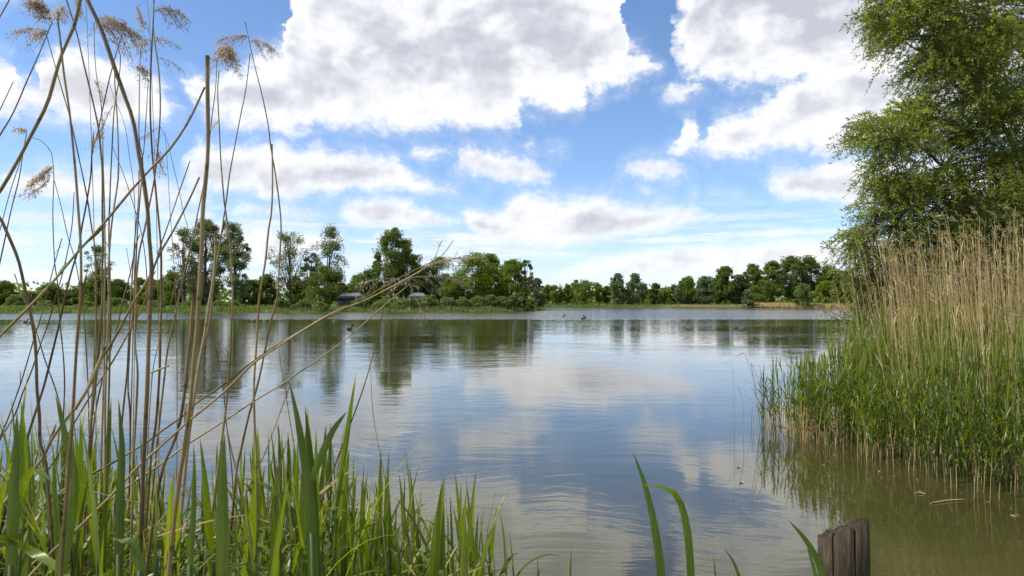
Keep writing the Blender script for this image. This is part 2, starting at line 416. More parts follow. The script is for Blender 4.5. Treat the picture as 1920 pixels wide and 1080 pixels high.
# water: turbid body under a mirror, wind ripple in streaks
m_, t, out = mat('lake_water'); M['water'] = m_
pos = t.n.new('ShaderNodeNewGeometry').outputs['Position']
px_, py_, _ = t.sep(pos)
pn = t.n.new('ShaderNodeVectorMath'); pn.operation = 'LENGTH'; t.put(pn, 0, pos); dist_ = pn.outputs['Value']
sw = t.noise(t.vm('MULTIPLY', pos, (.9, 1.7, 1)), .5, 3, .5, '2D')
warp_ = t.vm('ADD', pos, t.vm('MULTIPLY', t.noise(pos, .35, 2, .5, '2D', color=True), (1.6, 1.6, 0)))
r1 = t.noise(t.vm('MULTIPLY', warp_, (.8, 2.4, 1)), 1.3, 3, .5, '2D')
r2 = t.noise(t.vm('MULTIPLY', warp_, (1.0, 2.6, 1)), 5.0, 3, .5, '2D')
# calm and ruffled patches; beyond about 65 m the wind reaches the surface
patch = t.ss(t.noise(t.vm('MULTIPLY', pos, (.035, .12, 1)), 1.0, 3, .5, '2D'), .38, .62, .35, 1.0)
wob = t.m('MULTIPLY', t.m('SUBTRACT', t.noise(t.vm('MULTIPLY', pos, (.02, .0, 1)), 1.0, 2, .5, '2D'), .5), 8.0)
wind = t.ss(t.m('ADD', py_, wob), 60.0, 66.0, 0.0, 1.0)
lane = t.ss(t.noise(t.vm('MULTIPLY', pos, (.006, .06, 1)), 1.0, 2, .5, '2D'), .40, .50, .0, 1.0)
wind = t.m('MULTIPLY', wind, t.m('MAXIMUM', lane, t.ss(py_, 130.0, 100.0)))
hgt = t.m('ADD', t.m('ADD', t.m('MULTIPLY', sw, .0065), t.m('MULTIPLY', r1, .0048)), t.m('MULTIPLY', r2, .0013))
hgt = t.m('MULTIPLY', hgt, patch)
hgt = t.m('MULTIPLY', hgt, t.ss(dist_, 4.0, 30.0, .8, 1.25))
hw = t.noise(t.vm('MULTIPLY', pos, (1.0, 1.6, 1)), 1.6, 4, .6, '2D')
bp = t.n.new('ShaderNodeBump'); bp.inputs['Strength'].default_value = 1.0; bp.inputs['Distance'].default_value = 1.0; t.put(bp, 'Height', hgt)
# slopes of the small waves, independent of how far away they are
mc = t.noise(t.vm('MULTIPLY', pos, (1.0, 1.5, 1)), 3.0, 3, .6, '2D', color=True)
far_ = t.ss(dist_, 12.0, 60.0, .0, .055)
am = t.m('MULTIPLY_ADD', wind, .8, far_)
mv = t.vm('MULTIPLY', t.vm('SUBTRACT', mc, (.5, .5, .5)), (1.0, 1.3, 0.0))
mv = t.vm('MULTIPLY', mv, t.xyz(am, am, am))
# on wind-roughened water one sees the wave faces that lean towards the near bank
nrm = t.vm('NORMALIZE', t.vm('ADD', t.vm('ADD', bp.outputs[0], mv), t.xyz(0.0, t.m('MULTIPLY', wind, -.08), 0.0)))
mur = t.noise(pos, .5, 4, .55, '2D')
bc_ = t.ramp(mur, [(.3, (.042, .038, .013)), (.7, (.066, .058, .020))])
k = t.n.new('ShaderNodeBsdfPrincipled'); t.put(k, 'Base Color', bc_); k.inputs['Roughness'].default_value = .03
k.inputs['IOR'].default_value = 1.45; k.inputs['Specular IOR Level'].default_value = 1.0; t.put(k, 'Normal', nrm)
t.l.new(k.outputs[0], out)

# ------------------------------------------------------------------ ground and water
def yline(x):
    return np.interp(x, [-400, -140, -69, -45, -20, -4, 4, 9], [60, 84, 92, 97, 103, 109, 116, 124])
def inland(x, y):
    near = 0.75 - y + .25 * np.sin(x * 1.3) + .2 * np.sin(x * .37 + 1)
    right = x - np.maximum(7.2, .62 * y + 1.5)
    pen = np.minimum(y - yline(x), 6.5 - x + 1.5 * np.sin(y * .2))
    far = y - 178 - 1.5 * np.sin(x * .09)
    left = -x - 230
    return np.maximum.reduce([near, right, pen, far, left])
def hgt_at(x, y):
    s_ = inland(np.asarray(x, float), np.asarray(y, float))
    return np.where(s_ < 0, np.maximum(-1.2, s_ * .25), .38 * (1 - np.exp(-np.maximum(s_, 0) / 1.2)) + .35 * (1 - np.exp(-np.maximum(s_, 0) / 9)))
ys = np.concatenate([np.linspace(-60, -6, 12), np.linspace(-5, 16, 50), np.linspace(18, 78, 16), np.linspace(80, 128, 60), np.linspace(131, 172, 12), np.linspace(174, 190, 20), 190 * 1.25 ** np.arange(1, 12)])
xs = np.concatenate([-250 * 1.3 ** np.arange(9, 0, -1), np.linspace(-250, -14, 60), np.linspace(-12, 14, 55), np.linspace(17, 160, 40), 160 * 1.3 ** np.arange(1, 11)])
X, Y = np.meshgrid(xs, ys); Z = hgt_at(X, Y)
nx, ny = len(xs), len(ys)
i = (np.arange(ny - 1)[:, None] * nx + np.arange(nx - 1)[None]).reshape(-1)
mb = MB(); mb.add(np.stack([X, Y, Z], -1).reshape(-1, 3), np.stack([i, i + 1, i + nx + 1, i + nx], -1))
tag(mb.build('ground', M['ground'], smooth=True), kind='structure')
mb = MB(); q = 2400
mb.add([(-q, -60, 0), (q, -60, 0), (q, q, 0), (-q, q, 0)], [[0, 1, 2, 3]])
tag(mb.build('water', M['water']), kind='structure')

# ------------------------------------------------------------------ trees
def make_crown(base, H, Wd, kind, dens=1.0, leaf=.30):
    """returns (crown MB, trunk MB) for a tree of height H and crown width Wd standing at base"""
    cr, tk = MB(), MB()
    bx, by, bz = base
    lo = {'round': .10, 'airy': .34, 'column': .10, 'bush': .0, 'tall': .20, 'young': .22}[kind]
    ncl = int({'round': 70, 'airy': 52, 'column': 60, 'bush': 46, 'tall': 80, 'young': 46}[kind] * (.7 + .3 * H / 10))
    rx = Wd / 2
    u = rng.uniform(0, 1, ncl); ph = rng.uniform(0, 2 * np.pi, ncl)
    zz = lo + (1 - lo) * u
    tt = (zz - lo) / (1 - lo)
    if kind == 'bush': prof = np.sqrt(np.clip(1 - tt ** 2, 0, 1)) * .95 + .05
    elif kind == 'column': prof = np.clip(np.sin(np.pi * np.clip(tt * .86 + .14, 0, 1)) ** .55, .12, 1)
    elif kind == 'airy': prof = np.clip(np.sin(np.pi * np.clip(tt * .8 + .17, 0, 1)) ** .6, .2, 1)
    else: prof = np.clip(np.sin(np.pi * np.clip(tt * .82 + .16, 0, 1)) ** .6, .2, 1)
    # uneven outline: a few directions bulge, a few are bitten away
    lob = 1 + .22 * np.sin(ph * 2 + rng.uniform(0, 6)) * np.sin(zz * 9 + rng.uniform(0, 6)) + rng.normal(0, .10, ncl)
    rr = rx * prof * np.sqrt(rng.uniform(.12, 1, ncl)) * lob
    lean = rng.normal(0, .03, 2) * H
    ctr = np.stack([bx + rr * np.cos(ph) + lean[0] * zz, by + rr * np.sin(ph) * .9 + lean[1] * zz, bz + zz * H - .03 * H], 1)
    cs = rx * {'round': .27, 'airy': .20, 'column': .36, 'bush': .28, 'tall': .25, 'young': .30}[kind] * rng.uniform(.6, 1.35, ncl)
    per = int({'round': 150, 'airy': 78, 'column': 120, 'bush': 120, 'tall': 135, 'young': 100}[kind] * dens * (.30 / leaf) ** .8)
    pts = np.repeat(ctr, per, 0) + np.clip(rng.normal(size=(ncl * per, 3)), -1.55, 1.55) * np.repeat(cs, per)[:, None] * np.array([.62, .62, .5])
    pts[:, 2] = np.maximum(pts[:, 2], bz + .05)
    cl_a = np.repeat(rng.uniform(0, .45, ncl), per)
    flakes(cr, pts, leaf, leaf * .62, a=np.clip(cl_a + rng.uniform(0, .55, len(pts)), 0, 1))
    # trunk and limbs
    top = np.array([bx + lean[0], by + lean[1], bz + H * .93])
    tr = .018 * H + .05
    st = np.array([bx, by, bz - .2])
    path = spline([st, st * .65 + top * .35 + rng.normal(0, .012 * H, 3), st * .3 + top * .7 + rng.normal(0, .015 * H, 3), top], 9)
    if kind != 'bush':
        tube(tk, path, np.linspace(tr, tr * .15, 9), 6)
        sel = rng.permutation(ncl)[:{'airy': 34, 'round': 14, 'column': 16, 'tall': 22, 'young': 10}[kind]]
    else:
        sel = rng.permutation(ncl)[:9]
        tube(tk, path[:5], np.linspace(tr * .5, tr * .2, 5), 5)
    for s_ in sel:
        c_ = ctr[s_]; zb = bz + max(.02 * H, (c_[2] - bz) * (.45 if kind == 'airy' else .55) - .03 * H)
        f = np.clip((zb - st[2]) / (top[2] - st[2]), 0, .999) * 8; i0 = int(f)
        p0 = path[i0] + (path[min(i0 + 1, 8)] - path[i0]) * (f - i0)
        mid = (p0 + c_) / 2 + np.array([0, 0, -.03 * H * (kind != 'column')]) + rng.normal(0, .01 * H, 3)
        tube(tk, spline([p0, mid, c_], 5), np.linspace(tr * .35, tr * .08, 5), 4)
    return cr, tk

def tree(px, ytop, hw, d, kind, mk, label, cat='tree', group=None, name='tree', dens=1.0, leaf=None, zb=None, bark='bark'):
    p = P(px, 565, d); x, y = p[0], p[1]
    z = float(hgt_at(x, y)) if zb is None else zb
    ztop = P(px, ytop, d)[2]; H = ztop - z; Wd = 2 * hw * d / FPX
    leaf = leaf or max(.17, d * .0021)
    root = empty(name, (x, y, z), label, cat, group)
    cr, tk = make_crown((x, y, z), H, Wd, kind, dens, leaf)
    cr.build('foliage' if kind == 'bush' else 'crown', M[mk], root)
    tk.build('stems' if False else ('stem' if kind == 'bush' else 'trunk'), M[bark], root, smooth=True)
    return root
GP = 'trees on the left shore'; GR = 'trees on the far right shore'
LT = [
 (12,529,20,118,'round','tree_dark','dark layered tree at the far left edge of the photo'),
 (60,549,16,150,'round','tree_dark','low distant tree just right of the dark tree at the left edge'),
 (94,533,19,140,'round','tree_dark','dark flat-topped tree between the left edge and the tall slim tree'),
 (128,545,16,150,'round','tree_dark','low dark tree left of the tall slim tree'),
 (150,538,14,145,'round','tree_dark','small dark tree touching the left foot of the tall slim tree'),
 (183,460,25,115,'airy','tree_grey','tall slim tree with a pale loose top standing alone behind the reed stalks'),
 (184,520,27,113,'round','tree_dark','dense dark undergrowth tree wrapped round the foot of the tall slim tree'),
 (226,526,19,135,'round','tree_dark','round dark tree directly right of the tall slim tree'),
 (262,521,17,140,'round','tree_mid','thin-topped mid green tree behind the reed stalks left of the three great poplars'),
 (292,526,18,130,'round','tree_dark','dark low tree at the left foot of the three great poplars'),
 (322,512,24,128,'round','tree_mid','broad mid green tree under the leftmost great poplar'),
 (345,424,30,116,'airy','tree_grey','leftmost of the three great grey-green poplars with a loose airy crown'),
 (388,412,36,118,'tall','tree_grey','middle one of the three great grey-green poplars and the tallest'),
 (440,417,29,117,'tall','tree_grey','rightmost of the three great grey-green poplars'),
 (380,520,30,122,'round','tree_dark','dark undergrowth tree beneath the middle great poplar'),
 (468,527,20,125,'round','tree_mid','mid green tree to the right of the great poplars'),
 (500,516,20,128,'round','tree_dark','dark round tree left of the open-crowned poplar'),
 (545,432,41,118,'airy','tree_grey','open-crowned poplar with bare visible limbs beside the upright columnar poplar'),
 (580,470,20,119,'airy','tree_grey','thin half-bare tree between the open-crowned and columnar poplars'),
 (562,520,22,126,'round','tree_dark','dark low tree under the open-crowned poplar'),
 (617,422,24,115,'column','tree_grey','upright columnar poplar with feathery outer twigs'),
 (607,500,33,112,'round','tree_dark','dense dark green tree round the foot of the columnar poplar'),
 (640,532,14,122,'round','tree_dark','small dark tree left of the grey roofed cottage'),
 (664,519,22,130,'round','tree_mid','mid green tree directly behind the grey roofed cottage'),
 (692,508,26,126,'round','tree_dark','broad dark tree between the cottage and the big double tree'),
 (733,426,33,121,'tall','tree_dark','tallest tree in the middle of the left shore with a high domed top'),
 (763,448,28,123,'tall','tree_mid','rounded tree joined to the right side of the high domed tree'),
 (707,470,9,122,'column','tree_dark','small narrow side tree clinging to the left of the high domed tree'),
 (786,500,26,122,'round','tree_mid','mid green tree right of the high domed tree'),
 (822,486,34,124,'round','tree_dark','dark broad tree left of the brightest green tree'),
 (889,478,40,119,'round','tree_bright','large bright green tree in the right part of the left shore'),
 (924,476,24,124,'round','tree_mid','darker tree wedged between the two bright green trees'),
 (958,487,29,119,'round','tree_bright','smaller bright green tree near the tip of the left shore'),
 (985,486,17,124,'airy','tree_grey','grey wispy half-bare tree at the right end of the left shore trees'),
 (850,520,22,117,'round','tree_mid','low mid green tree in front of the two bright green trees'),
]
for r in LT:
    tree(*r, group=GP, dens=1.7 if r[5] == 'tree_bright' or r[0] in (924, 850) else 1.25 if r[4] in ('round', 'tall') else 1.0)
FT = [
 (1008,522,13,175,'round','tree_grey','pale grey-green tree just beyond the tip of the left shore'),
 (1043,532,14,192,'young','tree_mid',None),(1024,534,12,195,'young','tree_bright',None),
 (1064,535,11,194,'young','tree_mid',None),(1080,525,10,210,'airy','tree_grey','pale thin tree rising behind the row of young trees'),
 (1098,526,18,190,'young','tree_mid','widest of the young trees in the row on the far shore'),
 (1123,531,11,192,'young','tree_bright',None),(1138,537,10,194,'young','tree_mid',None),
 (1157,512,13,185,'column','tree_grey','left of the two feathery grey-green columnar trees on the far shore'),
 (1186,513,14,185,'column','tree_grey','right of the two feathery grey-green columnar trees on the far shore'),
 (1205,533,11,195,'young','tree_dark',None),(1228,532,12,192,'round','tree_dark','dark round tree with a visible stem right of the columnar pair'),
 (1246,540,11,200,'young','tree_mid',None),(1263,535,10,195,'young','tree_dark',None),
 (1276,528,12,190,'round','tree_grey','grey-green tree at the left end of the far right wood'),
 (1291,520,17,190,'round','tree_mid','mid green tree second from the left end of the far right wood'),
 (1321,518,18,188,'round','tree_grey','broad grey-green tree left of the dark domed tree on the far shore'),
 (1345,520,14,196,'round','tree_mid','green tree hugging the left side of the dark domed tree'),
 (1360,499,19,192,'tall','tree_dark','dark domed tree standing above its neighbours on the far shore'),
 (1387,516,16,194,'round','tree_grey','pale thin tree between the dark domed tree and the high wood'),
 (1413,496,20,194,'tall','tree_dark','dark rounded tree at the left end of the high wood'),
 (1449,489,21,192,'tall','tree_mid','mid green tall tree second in the high wood'),
 (1486,479,27,194,'tall','tree_dark','highest dark tree of the far right wood'),
 (1520,480,24,196,'tall','tree_dark','broad dark tree right of the highest one in the far right wood'),
 (1556,497,24,198,'tall','tree_dark','dark tree at the right end of the far wood'),
 (1588,508,22,200,'round','tree_mid','mid green far tree seen past the edge of the willow'),
 (1430,528,20,188,'round','tree_mid','low mid green tree at the foot of the high wood'),
 (1548,530,20,184,'round','tree_bright','bright low tree below the right end of the far wood'),
 (1625,515,24,200,'round','tree_mid','far tree behind the reed bed tops'),
 (1670,520,26,205,'round','tree_dark','dark far tree hidden behind the reed bed'),
]
for r in FT:
    shared = r[6] is None
    tree(*r[:6], 'small young tree in the even row along the far shore' if shared else r[6], group='young trees in a row on the far shore' if shared else GR, dens=1.35 if not shared else 1.1)
# shrubs by the water
SH = [(30,556,17,100,'dark round shrub at the far left by the water'),(84,566,13,97,None),(220,560,17,100,'round shrub by the water below the tall slim tree'),(160,567,14,98,None),
 (292,567,14,99,None),(348,568,13,100,None),(412,567,15,101,None),(440,566,14,103,None),(528,561,13,101,'round shrub by the water below the open-crowned poplar'),(568,564,14,102,None),
 (604,569,11,101,None),(676,560,17,105,'rounded shrub by the water in front of the cottage'),(716,565,18,106,None),(744,566,13,106,None),(768,562,17,107,None),(800,558,19,108,None),
 (835,560,18,109,None),(866,560,17,110,None),(895,558,17,111,None),(918,555,16,112,None),(941,556,16,113,None),(962,557,15,113.5,None),(980,559,13,114.5,None),(993,563,10,116,None)]
for px, yt, hw, d, lab in SH:
    tree(px, yt, hw, d + 1.2, 'bush', 'shrub', lab or ('grey-green willow shrub in the unbroken row at the water near the tip' if px > 700 else 'small green shrub on the left bank at the waterline'),
         'shrub', 'willow shrubs near the tip of the shore' if px > 700 else 'shrubs along the left bank', 'shrub', dens=1.3)
for px, yt, hw, lab in [(1402,545,11,'pale round shrub on the far shore left of the high wood'),(1508,535,19,'grey-green shrub standing forward at the water before the far wood')]:
    tree(px, yt, hw, 178, 'bush', 'shrub' if px > 1450 else 'tree_grey', lab, 'shrub', None, 'shrub', dens=1.3)
# a wood without gaps far behind everything, closing the horizon
mb = MB()
for k in range(420):
    x = rng.uniform(-420, 330); y = 260 + rng.uniform(0, 60) if x > 0 else 210 + rng.uniform(0, 60)
    h = rng.uniform(4, 8); n = 40
    c_ = np.array([x, y, .7]) + rng.normal(size=(n, 3)) * np.array([3.5, 2.5, 0]) + np.stack([np.zeros(n), np.zeros(n), rng.uniform(0, h, n)], 1)
    flakes(mb, c_, 1.6, 1.1)
tag(mb.build('woodland', M['tree_dark']), 'low unbroken band of distant woodland along the horizon', 'woodland', kind='stuff')
mb = MB()
for k in range(230):
    x = rng.uniform(2, 140); y = rng.uniform(203, 222); h = rng.uniform(3, 5.5); n = 60
    c_ = np.array([x, y, .7]) + rng.normal(size=(n, 3)) * np.array([2.0, 1.5, 0]) + np.stack([np.zeros(n), np.zeros(n), rng.uniform(0, h, n)], 1)
    flakes(mb, c_, .9, .6)
tag(mb.build('hedge_wood', M['tree_mid']), 'green undergrowth closing the gaps behind the young trees on the far shore', 'undergrowth', kind='stuff')
# bank grass on the left shore and tan reeds on the far right shore
def tufts(mb, cx, cy, cz, h, wd, n_):
    n = len(cx)
    p = np.repeat(np.stack([cx, cy, cz], 1), n_, 0) + rng.normal(size=(n * n_, 3)) * np.array([wd, wd, 0])
    hh = np.repeat(h, n_) * rng.uniform(.5, 1.1, n * n_)
    d_ = np.stack([rng.normal(0, .16, n * n_), rng.normal(0, .16, n * n_), np.ones(n * n_)], 1)
    flakes(mb, p + d_ * hh[:, None] * .5, hh, .10 + hh * .05, dirs=d_)
mb = MB(); n = 1500
x = rng.uniform(-110, 5, n); y = yline(x) + rng.uniform(-.2, 1.8, n) ** 1.4 * 3
tufts(mb, x, y, hgt_at(x, y), rng.uniform(.25, .8, n), .5, 14)
tag(mb.build('bank_grass', M['shrub']), 'rough green grass and weeds along the left bank', 'grass', kind='stuff')
mb = MB(); n = 1500
x = np.concatenate([rng.uniform(40, 66, 350), rng.uniform(62, 118, 1150)]); y = 177.5 + rng.uniform(0, 4, n)
tufts(mb, x, y, hgt_at(x, y), np.where(x < 64, .35, .95), .5, 12)
tag(mb.build('reed_fringe', M['strawbed']), 'strip of tan dry reeds along the far right shore', 'reeds', kind='stuff')
mb = MB(); n = 900
x = rng.uniform(5, 60, n); y = 178.5 + rng.uniform(0, 5, n)
tufts(mb, x, y, hgt_at(x, y), rng.uniform(.2, .5, n), .5, 12)
tag(mb.build('shore_grass', M['shrub']), 'low green grass along the far shore', 'grass', kind='stuff')

def flat(name, col, rough=.7, spec=.3, var=.12, sc=4):
    m_, t, out = mat(name)
    f = t.noise(t.n.new('ShaderNodeTexCoord').outputs['Object'], sc, 5, .6)
    lo = tuple(c * (1 - var * 2) for c in col); hi = tuple(min(1, c * (1 + var * 2)) for c in col)
    t.l.new(bsdf(t, t.ramp(f, [(.3, lo), (.7, hi)]), rough, spec), out); return m_
def box(mb, c, s_, mi=0):
    c = np.array(c, float); h = np.array(s_, float) / 2
    V = [c + h * np.array(k) for k in [(-1,-1,-1),(1,-1,-1),(1,1,-1),(-1,1,-1),(-1,-1,1),(1,-1,1),(1,1,1),(-1,1,1)]]
    mb.add(V, [[0,3,2,1],[4,5,6,7],[0,1,5,4],[1,2,6,5],[2,3,7,6],[3,0,4,7]], 0, mi)
M['wall'] = flat('cottage_wall', (.09, .08, .06)); M['roof'] = flat('cottage_roof', (.15, .155, .165)); M['pane'] = flat('window_glass', (.03, .035, .04), .1, .6, .05)
def cottage(px, d, wd, ht, label):
    p = P(px, 565, d); x, y = p[0], p[1]; z = float(hgt_at(x, y))
    root = empty('cottage', (x, y, z), label, 'house')
    mb = MB(); box(mb, (x, y, z + ht / 2), (wd, 5, ht)); mb.build('wall', M['wall'], root)
    mb = MB(); e = .3; rh = 1.0
    mb.add([(x-wd/2-e,y-3,z+ht+.003),(x+wd/2+e,y-3,z+ht+.003),(x+wd/2+e,y+3,z+ht+.003),(x-wd/2-e,y+3,z+ht+.003),(x-wd/2+.8,y,z+ht+rh),(x+wd/2-.8,y,z+ht+rh)],
           [[0,1,5,4],[2,3,4,5],[0,3,2,1]]); mb.add([(x-wd/2-e,y-3,z+ht+.003),(x-wd/2-e,y+3,z+ht+.003),(x-wd/2+.8,y,z+ht+rh),(x+wd/2+e,y-3,z+ht+.003),(x+wd/2+e,y+3,z+ht+.003),(x+wd/2-.8,y,z+ht+rh)], [[0,2,1],[3,4,5]])
    mb.build('roof', M['roof'], root)
    for k in (-1, 1):
        mb = MB(); box(mb, (x + k * wd * .25, y - 2.52, z + ht * .55), (1.1, .06, 1.0)); mb.build('window', M['pane'], root)
cottage(660, 112, 4.0, 1.45, 'small cottage with a pale grey roof half hidden by trees')
cottage(784, 112.5, 3.2, 1.45, 'low hut with a grey roof behind the shrubs under the high domed tree')

# ------------------------------------------------------------------ big willow on the right
def willow():
    base = np.array([9.6, 12.4, .3])
    root = empty('willow_tree', base, 'big leafy green willow rising behind the dry reeds at the right edge', 'tree')
    outline = [(1622,-40),(1626,20),(1612,55),(1648,92),(1668,116),(1704,150),(1712,190),(1672,186),(1668,206),(1640,226),(1592,240),(1598,262),(1640,302),(1624,346),(1632,372),(1610,392),(1600,420),(1578,446),(1590,478),(1610,520),(1600,560)]
    oy = np.array([p[1] for p in outline]); ox = np.array([p[0] for p in outline])
    order = np.argsort(oy, kind='stable')
    def left_edge(y): return np.interp(y, oy[order], ox[order])
    wood, leaves = MB(), MB()
    # limbs
    limbs = []
    def limb(pts, r0, r1, n=14):
        s_ = spline(pts, n); limbs.append((s_, np.linspace(r0, r1, n))); tube(wood, s_, np.linspace(r0, r1, n), 7)
    T = P(2010, 300, 13.0)
    limb([base + [0, 0, -.4], base + [.1, .1, 1.2], T, P(1980, 60, 13.2), P(2020, -260, 13.4)], .24, .07, 20)
    limb([base + [-.02, 0, .7], P(1900, 470, 12.6), P(1800, 350, 12.0), P(1720, 270, 11.4), P(1650, 262, 11.0)], .075, .01)
    limb([base + [.05, 0, 1.0], P(1930, 350, 12.6), P(1850, 190, 12.2), P(1760, 120, 11.8), P(1690, 75, 11.5)], .085, .01)
    limb([T, P(1930, 120, 12.6), P(1840, 30, 12.2), P(1740, 5, 11.8), P(1660, 14, 11.5)], .06, .01)
    limb([base + [0, -.1, .4], P(1850, 500, 12), P(1740, 450, 11.5), P(1650, 420, 11.2), P(1600, 440, 11.2)], .055, .008)
    limb([T, P(2060, 100, 12.0), P(2120, -60, 11.4), P(2180, -180, 11.0)], .10, .03)
    limb([base + [.1, 0, .8], P(2080, 420, 11.5), P(2200, 260, 10.8), P(2300, 180, 10.4)], .12, .03)
    limb([T, P(1900, -60, 12.2), P(1800, -150, 11.8), P(1720, -200, 11.6)], .09, .02)
    LP = np.concatenate([l[0][3:] for l in limbs])
    # twig clusters fill the outline in depth
    C = []
    while len(C) < 980:
        y = rng.uniform(-330, 600); x = rng.uniform(1570, 2420)
        e = left_edge(np.clip(y, -40, 560)) + (0 if y > -40 else (-40 - y) * .25) + 12
        if x < e: continue
        if x > 1960 and rng.uniform() < .45: continue
        if y < -20 and rng.uniform() < .5: continue
        # a few windows of sky
        if ((x - 1722) / 26) ** 2 + ((y - 80) / 26) ** 2 < 1 or ((x - 1768) / 22) ** 2 + ((y - 150) / 16) ** 2 < 1 or ((x - 1790) / 30) ** 2 + ((y - 246) / 9) ** 2 < 1: continue
        edge = min(1, (x - e) / 260)
        d = 11.2 + rng.uniform(-1.3, 1.6) * (.35 + .65 * edge) + .6 * edge
        C.append((x, y, d, edge))
    for x, y, d, edge in C:
        c_ = P(x, y, d)
        k = np.argmin(np.linalg.norm(LP - c_, axis=1) + rng.uniform(0, .5, len(LP))); p0 = LP[k]
        L = np.linalg.norm(c_ - p0)
        mid = (p0 + c_) / 2 + np.array([0, 0, .12 * L]) + rng.normal(0, .05 * L, 3)
        br = spline([p0, mid, c_], 6)
        tube(wood, br, np.linspace(.006 + .007 * L, .004, 6), 4)
        ca = rng.uniform(-.15, .62)
        nt = 22 if x < 1960 else 8
        out = norm(c_ - p0 + np.array([-.3, 0, .1]))
        for q in range(nt):
            st = c_ + (br[4] - c_) * rng.uniform(0, 1.4) + rng.normal(0, .10, 3)
            dr = norm(out * .8 + rng.normal(0, .55, 3) + np.array([-.15, 0, -.12]))
            tl = rng.uniform(.22, .55)
            m_ = 7
            u = np.linspace(0, 1, m_)
            tw = st + dr * tl * u[:, None] + np.array([0, 0, -.42]) * (tl * u ** 2)[:, None]
            tube(wood, tw, np.linspace(.0035, .0012, m_), 3, cap=False)
            nl = int(tl * (52 if x < 1960 else 30))
            s_ = rng.uniform(.08, 1.02, nl)
            pc = st + dr * tl * s_[:, None] + np.array([0, 0, -.42]) * (tl * s_ ** 2)[:, None]
            ld = norm(dr * .75 + rng.normal(0, .55, (nl, 3)) + np.array([0, 0, -.12]))
            ll = .068 if x < 1960 else .12
            flakes(leaves, pc + ld * ll * .5, ll, ll * .25, dirs=ld, a=np.clip(rng.uniform(0, .5, nl) + ca, 0, 1))
    wood.build('trunk', M['bark'], root, smooth=True)
    leaves.build('crown', M['willow'], root)
willow()

# a bare twiggy bush poking out between willow and reeds
def twig_bush():
    root = empty('twiggy_bush', (6.3, 11.2, 0), 'sparse twiggy bush reaching out over the water left of the dry reeds', 'bush')
    wood, leaves = MB(), MB()
    b0 = np.array([6.7, 11.2, -.05])
    for k in range(26):
        tx, ty = rng.uniform(1545, 1680), rng.uniform(430, 650)
        if k < 5: tx, ty = [(1556,466),(1570,505),(1545,585),(1560,616),(1590,440)][k]
        tip = P(tx, ty, rng.uniform(10.2, 11.4))
        p = spline([b0 + rng.normal(0, .08, 3), (b0 + tip) / 2 + np.array([.1, 0, .25]), tip], 10)
        tube(wood, p, np.linspace(.011, .0025, 10), 4)
        for q in range(14):
            i0 = rng.integers(4, 10); dr = norm(rng.normal(0, 1, 3) + np.array([-.6, 0, .3])); tl = rng.uniform(.12, .3)
            tw = p[i0] + dr * tl * np.linspace(0, 1, 4)[:, None]
            tube(wood, tw, np.linspace(.003, .0012, 4), 3, cap=False)
            nl = rng.integers(2, 9)
            pc = p[i0] + dr * tl * rng.uniform(.2, 1, (nl, 1))
            flakes(leaves, pc, .05, .018)
    wood.build('stem', M['bark'], root); leaves.build('foliage', M['willow'], root)
twig_bush()

# ------------------------------------------------------------------ reed parts
def blade(mb, pts, W, side, a=0.0, fold=.25, prof=None, tips=True):
    """lanceolate leaf along pts with a shallow V; side = preferred across-vector"""
    p = np.asarray(pts, float); n = len(p)
    t = norm(np.gradient(p, axis=0)); s_ = norm(np.cross(t, np.cross(np.broadcast_to(side, t.shape), t)))
    nn = np.cross(t, s_); u = np.linspace(0, 1, n)
    w_ = (prof(u) if prof else np.interp(u, [0, .12, .35, .62, .85, 1], [.55, .85, 1, .8, .38, .02])) * W / 2
    L = p + s_ * w_[:, None] + nn * (w_ * fold)[:, None]; Rr = p - s_ * w_[:, None] + nn * (w_ * fold)[:, None]
    V = np.stack([L, p, Rr], 1).reshape(-1, 3)
    i = np.arange(n - 1)[:, None] * 3
    F = np.concatenate([np.concatenate([i, i + 1, i + 4, i + 3], 1), np.concatenate([i + 1, i + 2, i + 5, i + 4], 1)])
    if tips and rng.uniform() < .3 and np.ndim(a) == 0 and a < 1:
        a = np.full(len(V), float(a)); a[int(len(V) * rng.uniform(.75, .93)):] = 2.2
    mb.add(V, F, a)

def leaf_path(p0, ang, az_, L, bend, n=10, kink=None):
    """from p0, starting ang from vertical towards azimuth az_, curving over by bend radians"""
    out = [np.array(p0, float)]; st = L / (n - 1)
    for k in range(n - 1):
        u = k / (n - 2)
        th = ang + bend * u ** 2
        if kink and u > kink[0]: th += kink[1]
        out.append(out[-1] + st * np.array([math.sin(th) * math.cos(az_), math.sin(th) * math.sin(az_), math.cos(th)]))
    return np.array(out)

